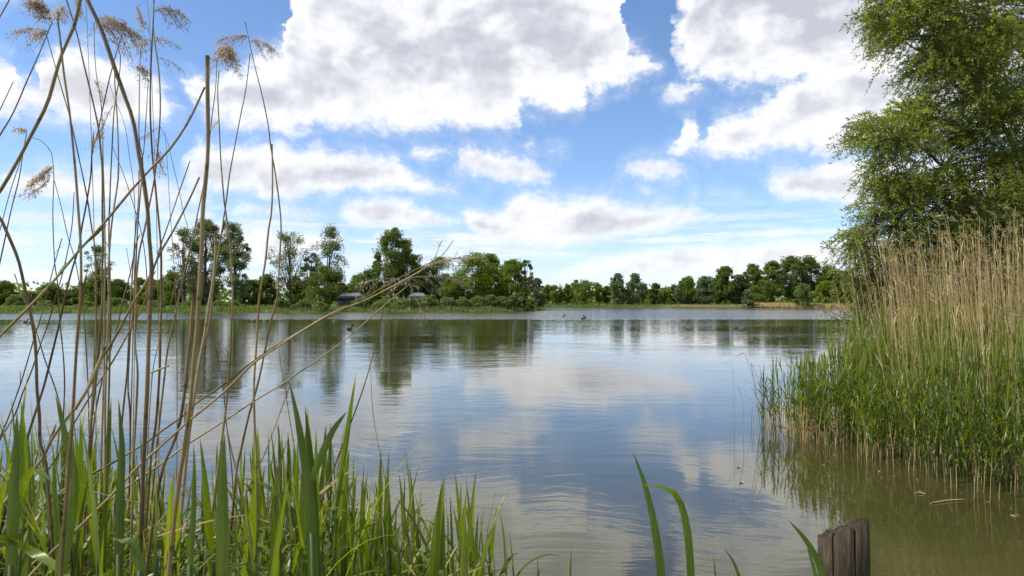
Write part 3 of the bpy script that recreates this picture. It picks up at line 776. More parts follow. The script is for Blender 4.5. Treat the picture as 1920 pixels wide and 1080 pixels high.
def make_shoot(H, nleaf, lw, ll, seed, low=.38):
    """prototype of a young green reed: list of (part, MB)"""
    global rng
    keep = rng; rng = np.random.default_rng(seed)
    lean = rng.normal(0, .05, 2)
    zs = np.linspace(-.25, H, 9)
    st = np.stack([lean[0] * zs * np.abs(zs) * .6, lean[1] * zs * np.abs(zs) * .6, zs], 1)
    stem = MB(); tube(stem, st, np.linspace(.0042, .0022, 9), 5, a=.25)
    parts = [('stem', stem)]
    ph = rng.uniform(0, 6.28)
    for k in range(nleaf):
        f = (k + .5) / nleaf; z0 = H * (low + (.98 - low) * f)
        az_ = ph + np.pi * k + rng.normal(0, .35)
        p0 = np.array([np.interp(z0, zs, st[:, 0]), np.interp(z0, zs, st[:, 1]), z0])
        L = ll * rng.uniform(.75, 1.15) * (1.05 - .25 * f)
        if f > .84: ang, bend, kk = rng.uniform(.02, .12), rng.uniform(0, .18), None
        elif rng.uniform() < .5: ang, bend, kk = rng.uniform(.25, .6), rng.uniform(1.0, 2.0), None
        elif rng.uniform() < .12: ang, bend, kk = rng.uniform(.15, .4), .2, (rng.uniform(.4, .6), rng.uniform(.9, 1.6))
        else: ang, bend, kk = rng.uniform(.10, .50), rng.uniform(.1, .9), None
        m_ = MB()
        sd_ = np.array([-math.sin(az_), math.cos(az_), 0.0]) + rng.normal(0, .2, 3)
        blade(m_, leaf_path(p0, ang, az_, L, bend, 10, kk), lw * rng.uniform(.75, 1.15), sd_, rng.uniform(.1, .9))
        parts.append(('leaf', m_))
    rng = keep
    return parts

def merge(parts):
    m_ = MB()
    for _, b in parts:
        for v, f, a, mi in zip(b.V, b.F, b.A, b.M): m_.V.append(v); m_.A.append(a)
        for f, mi in zip(b.F, b.M): m_.F.append(f + m_.n); m_.M.append(mi)
        m_.n += b.n
    return m_

def scatter(src, places, tiltsd=.05):
    """numpy copies of a merged shape: places = (x, y, z, scale xy, scale z, rot)"""
    V, F, A = src.data(); out_v, out_a = [], []
    n = len(V)
    for (x, y, z, sx, sz, r, tx, ty) in places:
        c, s_ = math.cos(r), math.sin(r)
        v = V * np.array([sx, sx, sz])
        q = np.stack([v[:, 0] * c - v[:, 1] * s_ + tx * v[:, 2], v[:, 0] * s_ + v[:, 1] * c + ty * v[:, 2], v[:, 2]], 1) + np.array([x, y, z])
        out_v.append(q); out_a.append(np.where(A > 1.5, A, np.clip(A + rng.uniform(-.2, .3), 0, 1.2)) if A.max() <= 2.3 else A + rng.uniform(0, 9))
    k = len(places)
    return np.concatenate(out_v), [np.concatenate([f + j * n for j in range(k)]) for f in F], np.concatenate(out_a)

# ------------------------------------------------------------------ reed bed on the right
BED = [(3.18,8.9),(3.42,8.35),(3.62,7.5),(3.85,6.3),(4.05,5.5),(4.6,4.9),(5.4,4.5),(7.6,4.2),(9.5,6),(10,10.5),(8.6,13.2),(6.8,12.6),(5.6,11.4),(4.5,9.9)]
def inpoly(x, y, poly):
    r = False; n = len(poly); j = n - 1
    for i in range(n):
        xi, yi = poly[i]; xj, yj = poly[j]
        if (yi > y) != (yj > y) and x < (xj - xi) * (y - yi) / (yj - yi) + xi: r = not r
        j = i
    return r
def dedge(x, y, poly):
    best = 9
    for i in range(len(poly)):
        a = np.array(poly[i]); b = np.array(poly[(i + 1) % len(poly)]); p = np.array([x, y])
        t_ = np.clip(np.dot(p - a, b - a) / np.dot(b - a, b - a), 0, 1); best = min(best, np.linalg.norm(p - a - t_ * (b - a)))
    return best
def pxof(x, y): return 960 + 1280 * x / y

gl = []
for _ in range(60000):
    x, y = rng.uniform(3, 9.5), rng.uniform(4.2, 13)
    if not inpoly(x, y, BED): continue
    e = dedge(x, y, BED)
    if rng.uniform() > math.exp(-max(0, e - .5) * .75): continue
    px = pxof(x, y)
    if px > 2080 and rng.uniform() < .7: continue
    if 1555 < px < 1568 and e < .5 and y > 7.6: continue
    h = np.interp(e, [0, .25, .8, 2], [.72, .92, 1.22, 1.42]) * rng.uniform(.78, 1.12)
    if px < 1562: h = min(h, .86) * rng.uniform(.9, 1.03)
    gl.append((x, y, h, e, px))
    if len(gl) >= 2300: break
gl.sort(key=lambda g_: math.hypot(g_[0], g_[1]) + g_[3] * 1.5 + (20 if g_[4] > 1960 else 0))
protosG = [make_shoot(1.0, 8, .017, .30, 100 + k, .16) for k in range(8)]
mergedG = [merge(p) for p in protosG]
meshG = [m_.mesh('green_reed', [M['reedgreen']]) for m_ in mergedG]
NI = 60
for k, (x, y, h, e, px) in enumerate(gl[:NI]):
    o = bpy.data.objects.new('green_reed', meshG[k % 8]); COL.objects.link(o)
    o.location = (x, y, 0); o.scale = (.95, .95, h); o.rotation_euler = (rng.normal(0, .05), rng.normal(0, .05), rng.uniform(0, 6.28))
    tag(o, 'young green reed at the front edge of the right reed bed, standing in water', 'reed', 'green reeds along the front of the right reed bed')
mb = MB(); rest = gl[NI:]
for k in range(8):
    pl = [(x, y, 0, .95, h, rng.uniform(0, 6.28), rng.normal(0, .06), rng.normal(0, .06)) for x, y, h, e, px in rest[k::8]]
    V, F, A = scatter(mergedG[k], pl)
    mb.V.append(V); mb.A.append(A); [mb.F.append(f + mb.n) for f in F]; [mb.M.append(np.zeros(len(f), int)) for f in F]; mb.n += len(V)
tag(mb.build('green_reeds', M['reedgreen']), 'dense mass of young green reeds filling the bed on the right', 'reeds', kind='stuff')

def panicle(mb, p0, ax, L, droop=1.0, nb=22, spk=.009, dens=1.0, side=None, spread=1.0):
    """feathery drooping seed head: branchlets off an axis, each set with spikelets"""
    ax = norm(ax)
    n = 9; u = np.linspace(0, 1, n)
    sd_ = np.array([ax[0], ax[1], 0]) * 1.0 + (np.array(side) if side is not None else np.zeros(3))
    axis = p0 + ax * L * u[:, None] + (sd_ * .3 - np.array([0, 0, .42]) * droop) * (L * u ** 2)[:, None]
    tube(mb, axis, np.linspace(.0013, .0004, n), 3, cap=False)
    for k in range(nb):
        f = rng.uniform(0, .92); i0 = f * (n - 1); a = axis[int(i0)] + (axis[min(int(i0) + 1, n - 1)] - axis[int(i0)]) * (i0 % 1)
        dr = norm(ax * .9 + rng.normal(0, .42 * spread, 3) + sd_ * .35)
        bl = L * rng.uniform(.28, .62) * (1.05 - .55 * f)
        v = np.linspace(0, 1, 6)
        br = a + dr * bl * v[:, None] - np.array([0, 0, .75 * droop]) * (bl * v ** 2)[:, None] + sd_ * .2 * (bl * v ** 2)[:, None]
        tube(mb, br, np.linspace(.0006, .0003, 6), 3, cap=False)
        ns = int(26 * dens * bl / .06)
        q = np.clip(rng.uniform(.15, 1.02, ns), 0, 1.0)
        pc = np.stack([np.interp(q, v, br[:, c]) for c in range(3)], 1) + rng.normal(0, .0035 + .03 * bl, (ns, 3))
        td = norm(br[-1] - br[2]) * .9 + np.array([0, 0, -.55 * droop])
        flakes(mb, pc, spk, spk * .27, dirs=td + rng.normal(0, .30, (ns, 3)), a=rng.uniform(0, 3, ns))

# dry reeds of the bed
def make_dry(seed, head=True):
    global rng
    keep = rng; rng = np.random.default_rng(seed)
    zs = np.linspace(-.2, 1, 10); k1, k2 = rng.normal(0, .045, 2)
    ctr = np.stack([k1 * zs ** 2 + .010 * np.sin(zs * 9 + seed), k2 * zs ** 2, zs], 1)
    st = MB(); tube(st, ctr * np.array([1, 1, 2.6]), np.linspace(.0042, .0017, 10), 4, cap=False)
    for k in range(3):  # torn dry leaf sheaths
        z0 = rng.uniform(.25, .95); az_ = rng.uniform(0, 6.28)
        p0 = np.array([np.interp(z0, zs, ctr[:, 0]), np.interp(z0, zs, ctr[:, 1]), z0 * 2.6])
        blade(st, leaf_path(p0, rng.uniform(.05, .5), az_, rng.uniform(.10, .28), rng.uniform(0, 1.2), 6), .008, (-math.sin(az_), math.cos(az_), 0), rng.uniform(0, 4))
    hd = MB()
    if head:
        tip = ctr[-1] * np.array([1, 1, 2.6])
        panicle(hd, tip - [0, 0, .02], (-.25 + rng.normal(0, .15), rng.normal(0, .15), 1), .17, .7, 8, .012, .36, spread=.6)
    rng = keep
    return st, hd
dl = []
for _ in range(60000):
    x, y = rng.uniform(3, 9.5), rng.uniform(4.2, 13)
    if not inpoly(x, y, BED): continue
    e = dedge(x, y, BED); px = pxof(x, y)
    if px < 1590 or (px < 1670 and rng.uniform() < .62): continue
    if e < rng.uniform(.3, .9) or rng.uniform() < .25 * (e > 2.2): continue
    if px > 2080 and rng.uniform() < .75: continue
    h = np.interp(px, [1590, 1640, 1700, 1800, 1920, 2100], [.68, .82, .90, .92, .97, 1.02]) * rng.uniform(.72, 1.07)
    if rng.uniform() < .28: h *= rng.uniform(.4, .85)
    dl.append((x, y, h, e, px))
    if len(dl) >= 1500: break
dl.sort(key=lambda g_: math.hypot(g_[0], g_[1]) + (20 if g_[4] > 2000 else 0) - g_[2] * 2)
DR = [make_dry(200 + k, k < 6) for k in range(9)]
dmesh = [(a.mesh('stem', [M['strawbed']]), b.mesh('seed_head', [M['strawbed']]) if b.n else None) for a, b in DR]
ND = 240
tilt = lambda px: np.interp(px, [1590, 1700, 1920, 2100], [-.22, -.13, -.05, 0])
for k, (x, y, h, e, px) in enumerate(dl[:ND]):
    sm, hm = dmesh[k % 9]
    ro = empty('dry_reed', (x, y, 0), 'tall dry straw-coloured reed with a faded head in the bed on the right' if hm else 'tall dry straw-coloured reed without a head in the bed on the right', 'reed',
               'dry reeds with heads standing in the right reed bed' if hm else 'headless dry reeds standing in the right reed bed')
    ro.scale = (1, 1, h); ro.rotation_euler = (rng.normal(0, .05), tilt(px) + rng.normal(0, .07), rng.uniform(-.6, .6))
    for nm, me in (('stem', sm), ('seed_head', hm)):
        if me is None: continue
        o = bpy.data.objects.new(nm, me); COL.objects.link(o); o.parent = ro
def stuffed(name, meshes, plist, mats, label, mi=None):
    mb = MB()
    for k, src in enumerate(meshes):
        if not src.n or not plist[k]: continue
        V, F, A = scatter(src, plist[k])
        mb.V.append(V); mb.A.append(A); [mb.F.append(f + mb.n) for f in F]; [mb.M.append(np.zeros(len(f), int)) for f in F]; mb.n += len(V)
    return tag(mb.build(name, mats), label, 'reeds', kind='stuff')
pls = [[] for _ in range(9)]
for k, (x, y, h, e, px) in enumerate(dl[ND:]):
    pls[k % 9].append((x, y, 0, 1, h, rng.uniform(-.6, .6), tilt(px) + rng.normal(0, .07), rng.normal(0, .05)))
stuffed('dry_reed_stems', [a for a, b in DR], pls, M['strawbed'], 'thick mass of dry straw-coloured reed stems in the bed on the right')
stuffed('dry_reed_heads', [b for a, b in DR], pls, M['strawbed'], 'faded feathery heads of the dry reeds in the bed on the right')
# old brown stubble at the waterline of the bed
mb = MB()
for (x, y, h, e, px) in gl[:1500]:
    for q in range(3 if px < 1570 else int(rng.uniform() < .6)):
        xx, yy = x + rng.normal(0, .09), y + rng.normal(0, .09)
        hh = rng.uniform(.12, .5); tx, ty = rng.normal(0, .12, 2)
        tube(mb, [(xx, yy, -.1), (xx + tx * hh * .5, yy + ty * hh * .5, hh * .5), (xx + tx * hh, yy + ty * hh, hh)], [.0035, .003, .0022], 3, a=rng.uniform(0, 9), cap=False)
tag(mb.build('reed_stubble', M['strawbed']), 'brown broken reed stubble at the waterline of the right bed', 'reeds', kind='stuff')

# ------------------------------------------------------------------ dry stalks in the left foreground, one by one
def plast(mb, x, y, d, dx, dy, Lpx, droop=1.0, nb=20, dens=1.0, side=0.0, spread=1.0):
    p0 = P(x, y, d); ax = P(x + dx, y + dy, d) - p0
    panicle(mb, p0, ax, Lpx * 1.3 * d / FPX, droop * 1.35, int(nb * 1.15), max(.004, 5.8 * d / FPX), dens * 1.15, side=(side, 0, 0), spread=spread)
ST = [
 # points, width px, taper (1 = cut, blunt), label, plumes (x, y, dx, dy, length, droop, branches, density, side)
 ([(156,-30),(140,45),(118,95),(104,140),(88,195),(60,250),(36,296),(0,358),(-40,410)],7,1,'thick bent dry stalk leaning from the top left corner down to the left edge',[]),
 ([(150,-40),(164,0),(189,53),(214,125),(233,178),(250,228),(261,295),(268,330),(277,398),(280,452),(284,499),(282,560),(279,630),(276,727),(270,850),(264,1000)],8.5,1,'thickest stalk crossing from the top edge, with stepped sheaths',[]),
 ([(384,163),(353,228),(317,281),(284,315),(246,357),(192,422),(148,470),(89,540),(30,600),(0,630),(-60,690)],6.5,.6,'long diagonal stalk rising from the left edge to the blunt upright stalk',[]),
 ([(389,104),(389,167),(390,278),(384,354),(380,398),(378,472),(373,547),(371,600),(364,671),(357,754),(344,852),(339,878),(326,981),(316,1080)],8.6,.85,'blunt upright golden stalk broken off short against blue sky',[]),
 ([(97,42),(75,97),(50,153),(25,211),(0,253),(-40,320)],5,.4,'stalk leaning right at the left edge under the biggest fluffy plume',[(97,42,-10,-40,60,1.0,34,1.3,-1.4),(92,60,-20,-12,44,1.2,16,.9,-1.2)]),
 ([(108,36),(114,83),(119,133),(130,208),(139,297),(142,330),(147,398),(151,458),(152,517),(151,560),(144,643),(139,727),(136,782),(128,880),(114,1080)],8,.45,'stout upright stalk left of the thin crossing stalks, brown plume at its tip',[(108,40,3,-30,42,1.2,26,1.2,.5)]),
 ([(118,-20),(142,55),(155,111),(167,161),(178,208),(185,244),(190,297),(192,324),(192,398),(193,458),(191,517),(192,560),(186,643),(181,699),(172,782),(165,880),(152,1080)],5.5,.4,'slim stalk entering from the top edge and standing upright below',[]),
 ([(89,72),(106,133),(119,178),(131,219),(147,292),(163,369),(172,428),(179,473),(181,540),(176,700),(168,820),(150,1080)],4,.4,'thin stalk with a small drooping plume left of its tip',[(90,74,-4,-14,34,1.6,14,.9,-1.0)]),
 ([(176,42),(178,111),(183,156),(189,189),(192,236),(193,297),(196,400),(197,480),(196,560),(195,700),(190,850),(185,1080)],4,.35,'thin upright stalk with a dark drooping plume, left of the big fuzzy plume',[(176,44,16,-24,40,1.7,22,1.1,.9)]),
 ([(236,42),(222,86),(206,144),(192,206),(181,258),(173,280),(170,330),(161,387),(153,428),(148,464),(136,502),(124,547),(111,607),(97,665),(83,721),(67,771),(50,824),(39,860),(10,960)],5,.3,'long thin bare stalk leaning right across the other stalks',[]),
 ([(205,72),(222,86),(226,111),(222,156),(214,206),(210,278),(206,369),(204,458),(207,560),(205,700),(200,860),(190,1080)],4,.35,'thin stalk with an arched tip under the big fuzzy plume',[(178,150,6,14,26,.6,8,.6,.2)]),
 ([(190,50),(200,92),(214,125),(215,156),(218,194),(221,250),(222,297),(221,339),(213,393),(207,443),(203,517),(204,560),(200,671),(197,754),(197,860),(195,1080)],5,.4,'stalk carrying the large fuzzy plume beside the thickest stalk',[(186,52,8,-8,62,2.0,40,1.1,.5),(212,198,-6,10,40,1.2,12,.6,-.4)]),
 ([(289,-10),(287,47),(284,97),(282,153),(282,222),(286,297),(289,324),(293,369),(298,419),(302,473),(302,547),(303,560),(301,616),(299,699),(292,796),(283,860),(268,1080)],5.5,.5,'upright stalk with a hanging plume at its right near the top edge',[(290,22,12,-10,42,1.8,20,1.1,1.0),(284,76,-10,-4,30,1.6,9,.6,-1.0)]),
 ([(287,47),(290,78),(296,117),(300,167),(300,222),(294,297),(289,339),(280,384),(270,434),(261,473),(255,532),(255,560),(253,643),(258,699),(253,810),(250,860),(245,1080)],5,.45,'upright stalk with a short plume pointing right below the hanging plume',[(290,70,16,0,24,1.2,12,1.1,1.2),(296,108,14,0,26,1.6,6,.45,1.2)]),
 ([(265,83),(262,125),(261,194),(261,264),(268,300),(264,354),(258,428),(253,532),(248,600),(244,630),(240,727),(244,796),(240,1080)],3.5,.35,'thin straight stalk left of the pair with hanging plumes',[(264,84,8,-12,20,1.4,6,.5,.6)]),
 ([(278,150),(274,217),(268,297),(261,310),(260,369),(252,458),(243,600),(238,700),(228,800),(205,1080)],3.8,.35,'thin stalk with a sparse spreading plume left of the hanging plumes',[(278,152,-6,-30,38,1.0,20,.6,-.3)]),
 ([(204,150),(214,185),(226,211),(236,244),(243,297),(249,333),(253,393),(253,458),(250,600),(246,760),(240,1000)],2.2,.35,'very thin arching stalk below the big fuzzy plume',[]),
 ([(209,270),(234,333),(252,390),(261,419),(270,464),(275,517),(277,600),(272,760),(262,1000)],2.8,.35,'thin stalk leaning left behind the thickest stalk',[]),
 ([(469,100),(461,167),(450,222),(439,280),(430,330),(424,378),(418,419),(410,473),(401,532),(394,600),(389,621),(378,666),(367,716),(361,760),(350,860),(332,1050)],5,.3,'slender stalk rising to meet the plume at right, thin at its tip',[]),
 ([(460,42),(464,61),(469,86),(478,125),(492,181),(503,236),(508,278),(516,324),(524,384),(527,428),(524,487),(521,547),(517,570),(508,602),(497,657),(483,721),(467,777),(450,852),(445,873),(438,940),(428,1080)],5,.3,'tall stalk with two plumes, its tip highest, bent like a bow over the poplars',[(466,70,-22,-12,34,1.3,16,1.0,-.9),(468,78,14,-8,32,2.0,16,1.1,.7)]),
 ([(407,110),(404,167),(397,222),(391,278),(383,340),(371,398),(359,458),(344,517),(335,560),(326,602),(314,657),(306,727),(300,780),(290,880),(272,1080)],4.5,.3,'stalk with the largest brown plume right of the blunt stalk',[(406,118,8,-40,62,1.6,46,1.2,.9)]),
 ([(411,133),(408,167),(411,236),(414,300),(417,339),(421,384),(427,422),(432,473),(435,517),(436,560),(433,643),(429,699),(425,754),(417,816),(409,878),(399,956),(388,1033),(382,1090)],5,.35,'stalk with a withered sheath crossing just under the largest brown plume',[(410,225,-8,10,24,.4,6,.5,-.3)]),
 ([(510,270),(511,339),(509,398),(503,434),(498,487),(490,535),(486,560),(481,643),(476,727),(478,810),(481,860),(480,1080)],6,.5,'straight stalk left of the bow-bent stalk, with a stepped sheath',[]),
 ([(404,434),(404,481),(399,532),(392,570),(383,630),(375,671),(368,716),(358,790),(345,900),(330,1080)],6,1,'short brown broken stalk in front of the middle poplar',[]),
 ([(356,302),(339,351),(318,413),(300,464),(290,500),(270,570),(244,618),(217,668),(194,704),(172,738),(133,804),(106,857),(60,920),(0,985)],3.8,.5,'thin slanting stalk leaning right with a bare tip above the leftmost poplar',[]),
 ([(374,332),(353,378),(324,434),(300,475),(278,523),(252,564),(231,604),(211,641),(197,662),(178,693),(156,741),(131,777),(97,824),(78,862),(34,911),(0,953),(-50,1010)],6.5,.5,'slanting stalk thickening towards the bottom left corner',[]),
 ([(197,648),(186,680),(168,722),(140,768)],7,1,'short split golden stub lying along the slanting stalk',[]),
 ([(801,501),(744,533),(672,569),(639,579),(578,613),(522,649),(478,679),(444,712),(417,738),(383,766),(350,793),(300,838),(259,875),(220,917),(182,956),(140,997),(104,1028),(73,1062),(40,1100)],6.5,.45,'lower of the two long pale stalks lying low across the water, under the drooping plumes',[(790,505,20,-12,56,.35,10,.3,.4),(748,530,40,-22,78,1.0,15,.36,.5)]),
 ([(850,450),(830,478),(801,495),(744,524),(672,566),(600,602),(522,645),(478,675),(439,705),(411,727),(369,755),(347,777),(300,810),(272,831),(207,870),(145,906)],5,.25,'upper of the two long pale stalks, its bare tip pointing past the plumes',[(800,498,34,-14,64,.4,12,.3,.6),(815,485,6,-20,30,.1,8,.25,0)]),
 ([(768,533),(720,573),(672,616),(639,643),(592,677),(544,710),(528,721),(481,749),(439,777),(383,813),(353,832),(332,847),(298,873),(275,888),(223,924),(182,958),(120,1005),(50,1070)],4.8,.35,'third long stalk running parallel below the pale pair',[(766,534,-40,-28,66,1.2,12,.3,-.8),(768,533,12,30,50,.3,9,.25,.2)]),
 ([(739,509),(722,569),(713,607),(703,650),(690,700),(674,749),(653,806),(632,862),(614,911),(585,974),(559,1041),(540,1095)],4,.35,'pale thin stalk leaning from the drooping plumes down to the bottom edge',[]),
 ([(536,940),(482,957),(404,984),(352,1005),(298,1029),(246,1049),(179,1080),(130,1100)],4,.5,'pale dry stalk lying almost flat in front of the green blades',[]),
 ([(543,725),(530,760),(514,804),(497,849),(475,895),(456,940),(435,987),(420,1040),(408,1100)],3.2,.5,'thin straw leaning left in front of the green blades below the long stalks',[]),
 ([(519,565),(522,643),(528,693),(536,738),(542,779),(550,827),(554,852),(562,886),(572,980),(580,1080)],2.4,.4,'dark hair-thin straw right of the bow-bent stalk',[]),
 ([(692,650),(695,700),(699,770),(709,834),(720,890),(728,946),(736,1080)],2.4,.4,'hair-thin straw standing alone over the water above the green tips',[]),
 ([(-20,385),(0,409),(12,434),(33,484),(44,529),(56,582),(65,635),(68,685),(69,727),(74,782),(75,830),(86,870),(97,1000),(100,1080)],6,1,'stout stalk curving down from the left edge',[]),
 ([(50,250),(44,281),(36,333),(21,393),(9,449),(-2,500),(-20,580)],4,.35,'left edge stalk with a little faded plume at its tip',[(50,250,-6,-10,24,1.3,12,.9,-.4)]),
 ([(40,296),(18,363),(0,431),(-20,500)],3,.5,'thin straw beside the left edge, parallel to the one with the little plume',[]),
 ([(61,258),(78,264),(89,275),(97,289),(101,330),(99,398),(102,487),(108,532),(112,600),(119,671),(121,727),(119,782),(120,860),(115,1080)],3,.4,'thin stalk hooked over at the top with a golden drooping head',[(98,312,-8,6,34,.9,26,1.3,-.6),(92,336,-22,22,48,.1,7,.5,-.4)]),
 ([(102,339),(116,393),(127,443),(139,481),(148,526),(158,600),(166,760),(168,1000)],2.5,.5,'thin straw leaning left out of the golden drooping head',[]),
 ([(139,360),(135,422),(127,470),(116,517),(101,567),(92,602),(75,649),(56,704),(42,738),(28,777),(0,824),(-30,880)],3,.5,'thin straw curving from the stout stalk down to the left edge',[]),
 ([(116,447),(101,499),(89,547),(76,597),(67,624),(50,682),(39,718),(28,749),(8,802),(-20,860)],3,.6,'short-topped thin straw in the far left, left of the curving one',[]),
 ([(27,513),(41,553),(57,588),(69,624),(83,671),(97,710),(107,740),(122,800),(140,900),(150,1080)],3.2,.6,'dark thin straw leaning left out of a broad green blade at left',[]),
 ([(25,153),(0,206),(-30,270)],3,.5,'straw tip cut by the left edge in front of the white cloud',[]),
 ([(25,-14),(0,31),(-24,70)],4,.6,'straw tip in the very top left corner',[]),
 ([(-8,780),(0,795),(10,830),(30,880),(45,930),(62,1000),(70,1090)],3,.6,'thin dark straw leaning right at the lower left edge',[]),
 ([(237,465),(243,502),(248,535),(252,600),(250,800),(246,1000)],2,.5,'short hair-thin straw tip between the upright stalks and the slanting one',[]),
 ([(300,236),(314,264),(319,286),(335,354),(344,398),(353,431),(362,500),(372,600),(394,610),(406,663),(419,732),(424,790),(436,900),(440,1080)],2,.4,'hair-thin arching stalk left of the blunt upright stalk',[(296,240,-14,6,22,1.0,6,.4,-1.0)]),
 ([(262,440),(255,458),(243,517),(231,561),(219,616),(206,660),(190,720),(178,780),(168,880),(160,1080)],4,.5,'slim stalk slanting among the upright ones just above the water',[]),
 ([(364,544),(359,600),(354,657),(347,727),(339,782),(328,824),(314,855),(300,900),(280,1030)],6.5,1,'short stout stalk left of the blunt upright golden one, broken at shore height',[]),
 ([(332,508),(325,550),(318,576),(306,616),(292,666),(284,720),(276,860),(272,1000)],2.2,.5,'hair-thin straw crossing the shoreline left of the short stout stalk',[]),
 ([(317,685),(283,699)],4,1,'short broken side stub sticking out right from the thickest stalk',[]),
]
def widen(pts):
    p = [np.array(q, float) for q in pts]
    return p
for k, (pts, wpx, tap, label, pl) in enumerate(ST):
    d = float(np.clip(8.6 / wpx, .85, 2.7)) * (1 + .06 * math.sin(k * 2.3))
    if len(pts) == 2 or label.startswith('short split'): d = .98
    p3 = [P(x, y, d) for x, y in pts]
    short = len(pts) == 2 or label.startswith('short split')
    if not short:
        # carry the stem on below or beside the picture until it meets the water
        dirn = norm(p3[-1] - p3[-2]); q = p3[-1].copy()
        for _ in range(30):
            if q[2] < .0: break
            dirn = norm(dirn + np.array([0, 0, -.22])); q = q + dirn * .14; p3.append(q.copy())
    n = max(6, len(p3) * 4)
    p3 = spline(p3, n)
    dep = np.linspace(.5, -.5, n) * .22 * math.sin(k * 1.7 + .5)
    if not short:
        v = p3 - np.array([0, 0, CAMZ]); p3 = np.array([0, 0, CAMZ]) + v * (1 + dep / d)[:, None]
    dd = p3[:, 1]
    r0 = wpx * .88 * d / FPX / 2
    u = np.linspace(0, 1, n)
    rr = r0 * (tap + (1 - tap) * np.clip(u / .5, 0, 1) ** .8)
    # sheath steps
    cum = np.concatenate([[0], np.cumsum(np.linalg.norm(np.diff(p3, axis=0), axis=1))])
    step = (cum * 5.3 + k * .37) % 1
    rr = rr * (1 + .09 * (step < .55)) * (1 + .015 * np.sin(cum * 40))
    root = empty('reed_stalk', p3[-1], label, 'reed stalk', 'dry stalks in the left foreground')
    mb = MB(); tube(mb, p3, rr, 7)
    mb.build('stem', M['straw'], root, smooth=True)
    # withered leaf sheaths on the stouter ones
    if wpx > 4.5 and not short:
        for q in range(int(wpx > 6) + 1):
            i0 = int(rng.uniform(.12, .6) * n); az_ = rng.choice([0.3, 2.8]) + rng.normal(0, .3)
            if p3[i0][2] < .6: continue
            mb = MB(); tg = norm(p3[i0 - 1] - p3[i0]); st = p3[i0] + np.array([0, 0, 0])
            u_ = np.linspace(0, 1, 6)[:, None]; Ls = rng.uniform(.03, .07)
            blade(mb, st + tg * Ls * u_ + np.array([math.cos(az_), math.sin(az_), 0]) * .006 * u_ ** 1.5, r0 * 2.2, np.array([1.0, .2, 0]), rng.uniform(0, 5), .5)
            mb.build('sheath', M['straw'], root)
    if not short and k % 3 != 1:
        i0 = int(rng.uniform(.2, .55) * n)
        if p3[i0][2] > .7:
            mb = MB(); az_ = rng.uniform(0, 6.28)
            blade(mb, leaf_path(p3[i0], rng.uniform(.3, .9), az_, rng.uniform(.05, .12), rng.uniform(.8, 2.2), 8), rng.uniform(.003, .006), (-math.sin(az_), math.cos(az_), .2), rng.uniform(1.2, 5))
            mb.build('withered_leaf', M['straw'], root)
    for (x, y, dx_, dy_, L, dr, nb, de, sdv) in pl:
        dpl = d * (1 + dep[np.argmin(np.abs(p3[:, 2] - P(x, y, d)[2]))] / d) if not short else d
        mb = MB(); plast(mb, x, y, dpl, dx_, dy_, L, dr * .9, nb, de, sdv * .5)
        mb.build('plume', M['plume'], root)
# loose plume carried by a stalk that leaves the frame above, and thin plumes low among the stems
for x, y, dx_, dy_, L, lab in [(258, 12, 2, 8, 26, 'small pale plume hanging alone from the top edge between the stalks'), (205, 100, 4, 14, 0, ''), (292, 262, 2, 10, 40, 'sparse wispy plume hanging low on a thin straw right of the thickest stalk'), (140, -8, 4, 14, 26, 'plume cut by the top edge beside the bent thick stalk')]:
    if L == 0: continue
    d = 1.9; p0 = P(x, y, d)
    root = empty('reed_stalk', p0, lab, 'reed stalk', 'dry stalks in the left foreground')
    tx = P(x + 14, y - 70 if y > 50 else -60, d)
    mb = MB(); gx = P(x + 40, 700, d + .1); gz = np.array([gx[0], gx[1], 0.0])
    tube(mb, spline([p0, P(x + 3, y - 16, d), P(x + 16, y - 22, d + .02), P(x + 26, y + 120, d + .05), gx, gz], 30), np.linspace(.0006, .0022, 30), 5)
    mb.build('stem', M['straw'], root, smooth=True)
    mb = MB(); plast(mb, x, y, d, dx_, dy_, L, .6, 14, .8, 0)
    mb.build('plume', M['plume'], root)

# ------------------------------------------------------------------ green reeds in the foreground
NP = 12
PF = [make_shoot(1.0, [6, 7, 5][k % 3], [.014, .019, .011][k % 3], .34 + .04 * (k % 4), 400 + k) for k in range(NP)]
PFm = [[(nm, b.mesh(nm, [M['reedgreen']], smooth=False)) for nm, b in parts] for parts in PF]
def place_shoot(px, ytip, d, label, group, k=None, rot=None):
    k = int(rng.integers(0, NP)) if k is None else k
    tip = P(px, ytip, d)
    zmax = max(b.data()[0][:, 2].max() for _, b in PF[k])
    h = tip[2] / zmax
    ro = empty('green_reed', (tip[0], tip[1], 0), label, 'reed', group)
    sc = .62 + .38 * h
    ro.scale = (sc, sc, h); ro.rotation_euler = (rng.normal(0, .03), rng.normal(0, .035), rng.uniform(0, 6.28) if rot is None else rot)
    # keep the tip where it is meant to be in spite of the lean
    for nm, me in PFm[k]:
        o = bpy.data.objects.new(nm, me); COL.objects.link(o); o.parent = ro
    return ro
def tipy(px): return np.interp(px, [-60, 60, 200, 300, 420, 520, 600, 660, 740, 800, 860, 900, 930, 1000, 1070], [735, 735, 770, 815, 820, 780, 735, 830, 850, 900, 870, 900, 1000, 985, 1020])
cnt = 0
G1 = 'green reeds crowding the left foreground'
for k in range(225):
    px = rng.uniform(-120, 905) if k > 90 else (rng.uniform(480, 800) if k > 50 else rng.uniform(-80, 330))
    d = rng.uniform(1.2, 3.1)
    yt = tipy(px) + abs(rng.normal(0, 75)) + rng.uniform(-15, 20)
    if d < 1.5: yt += 30
    yt = min(yt, 1010)
    place_shoot(px, yt, d, 'young green reed with long blades in the thicket at the lower left', G1)
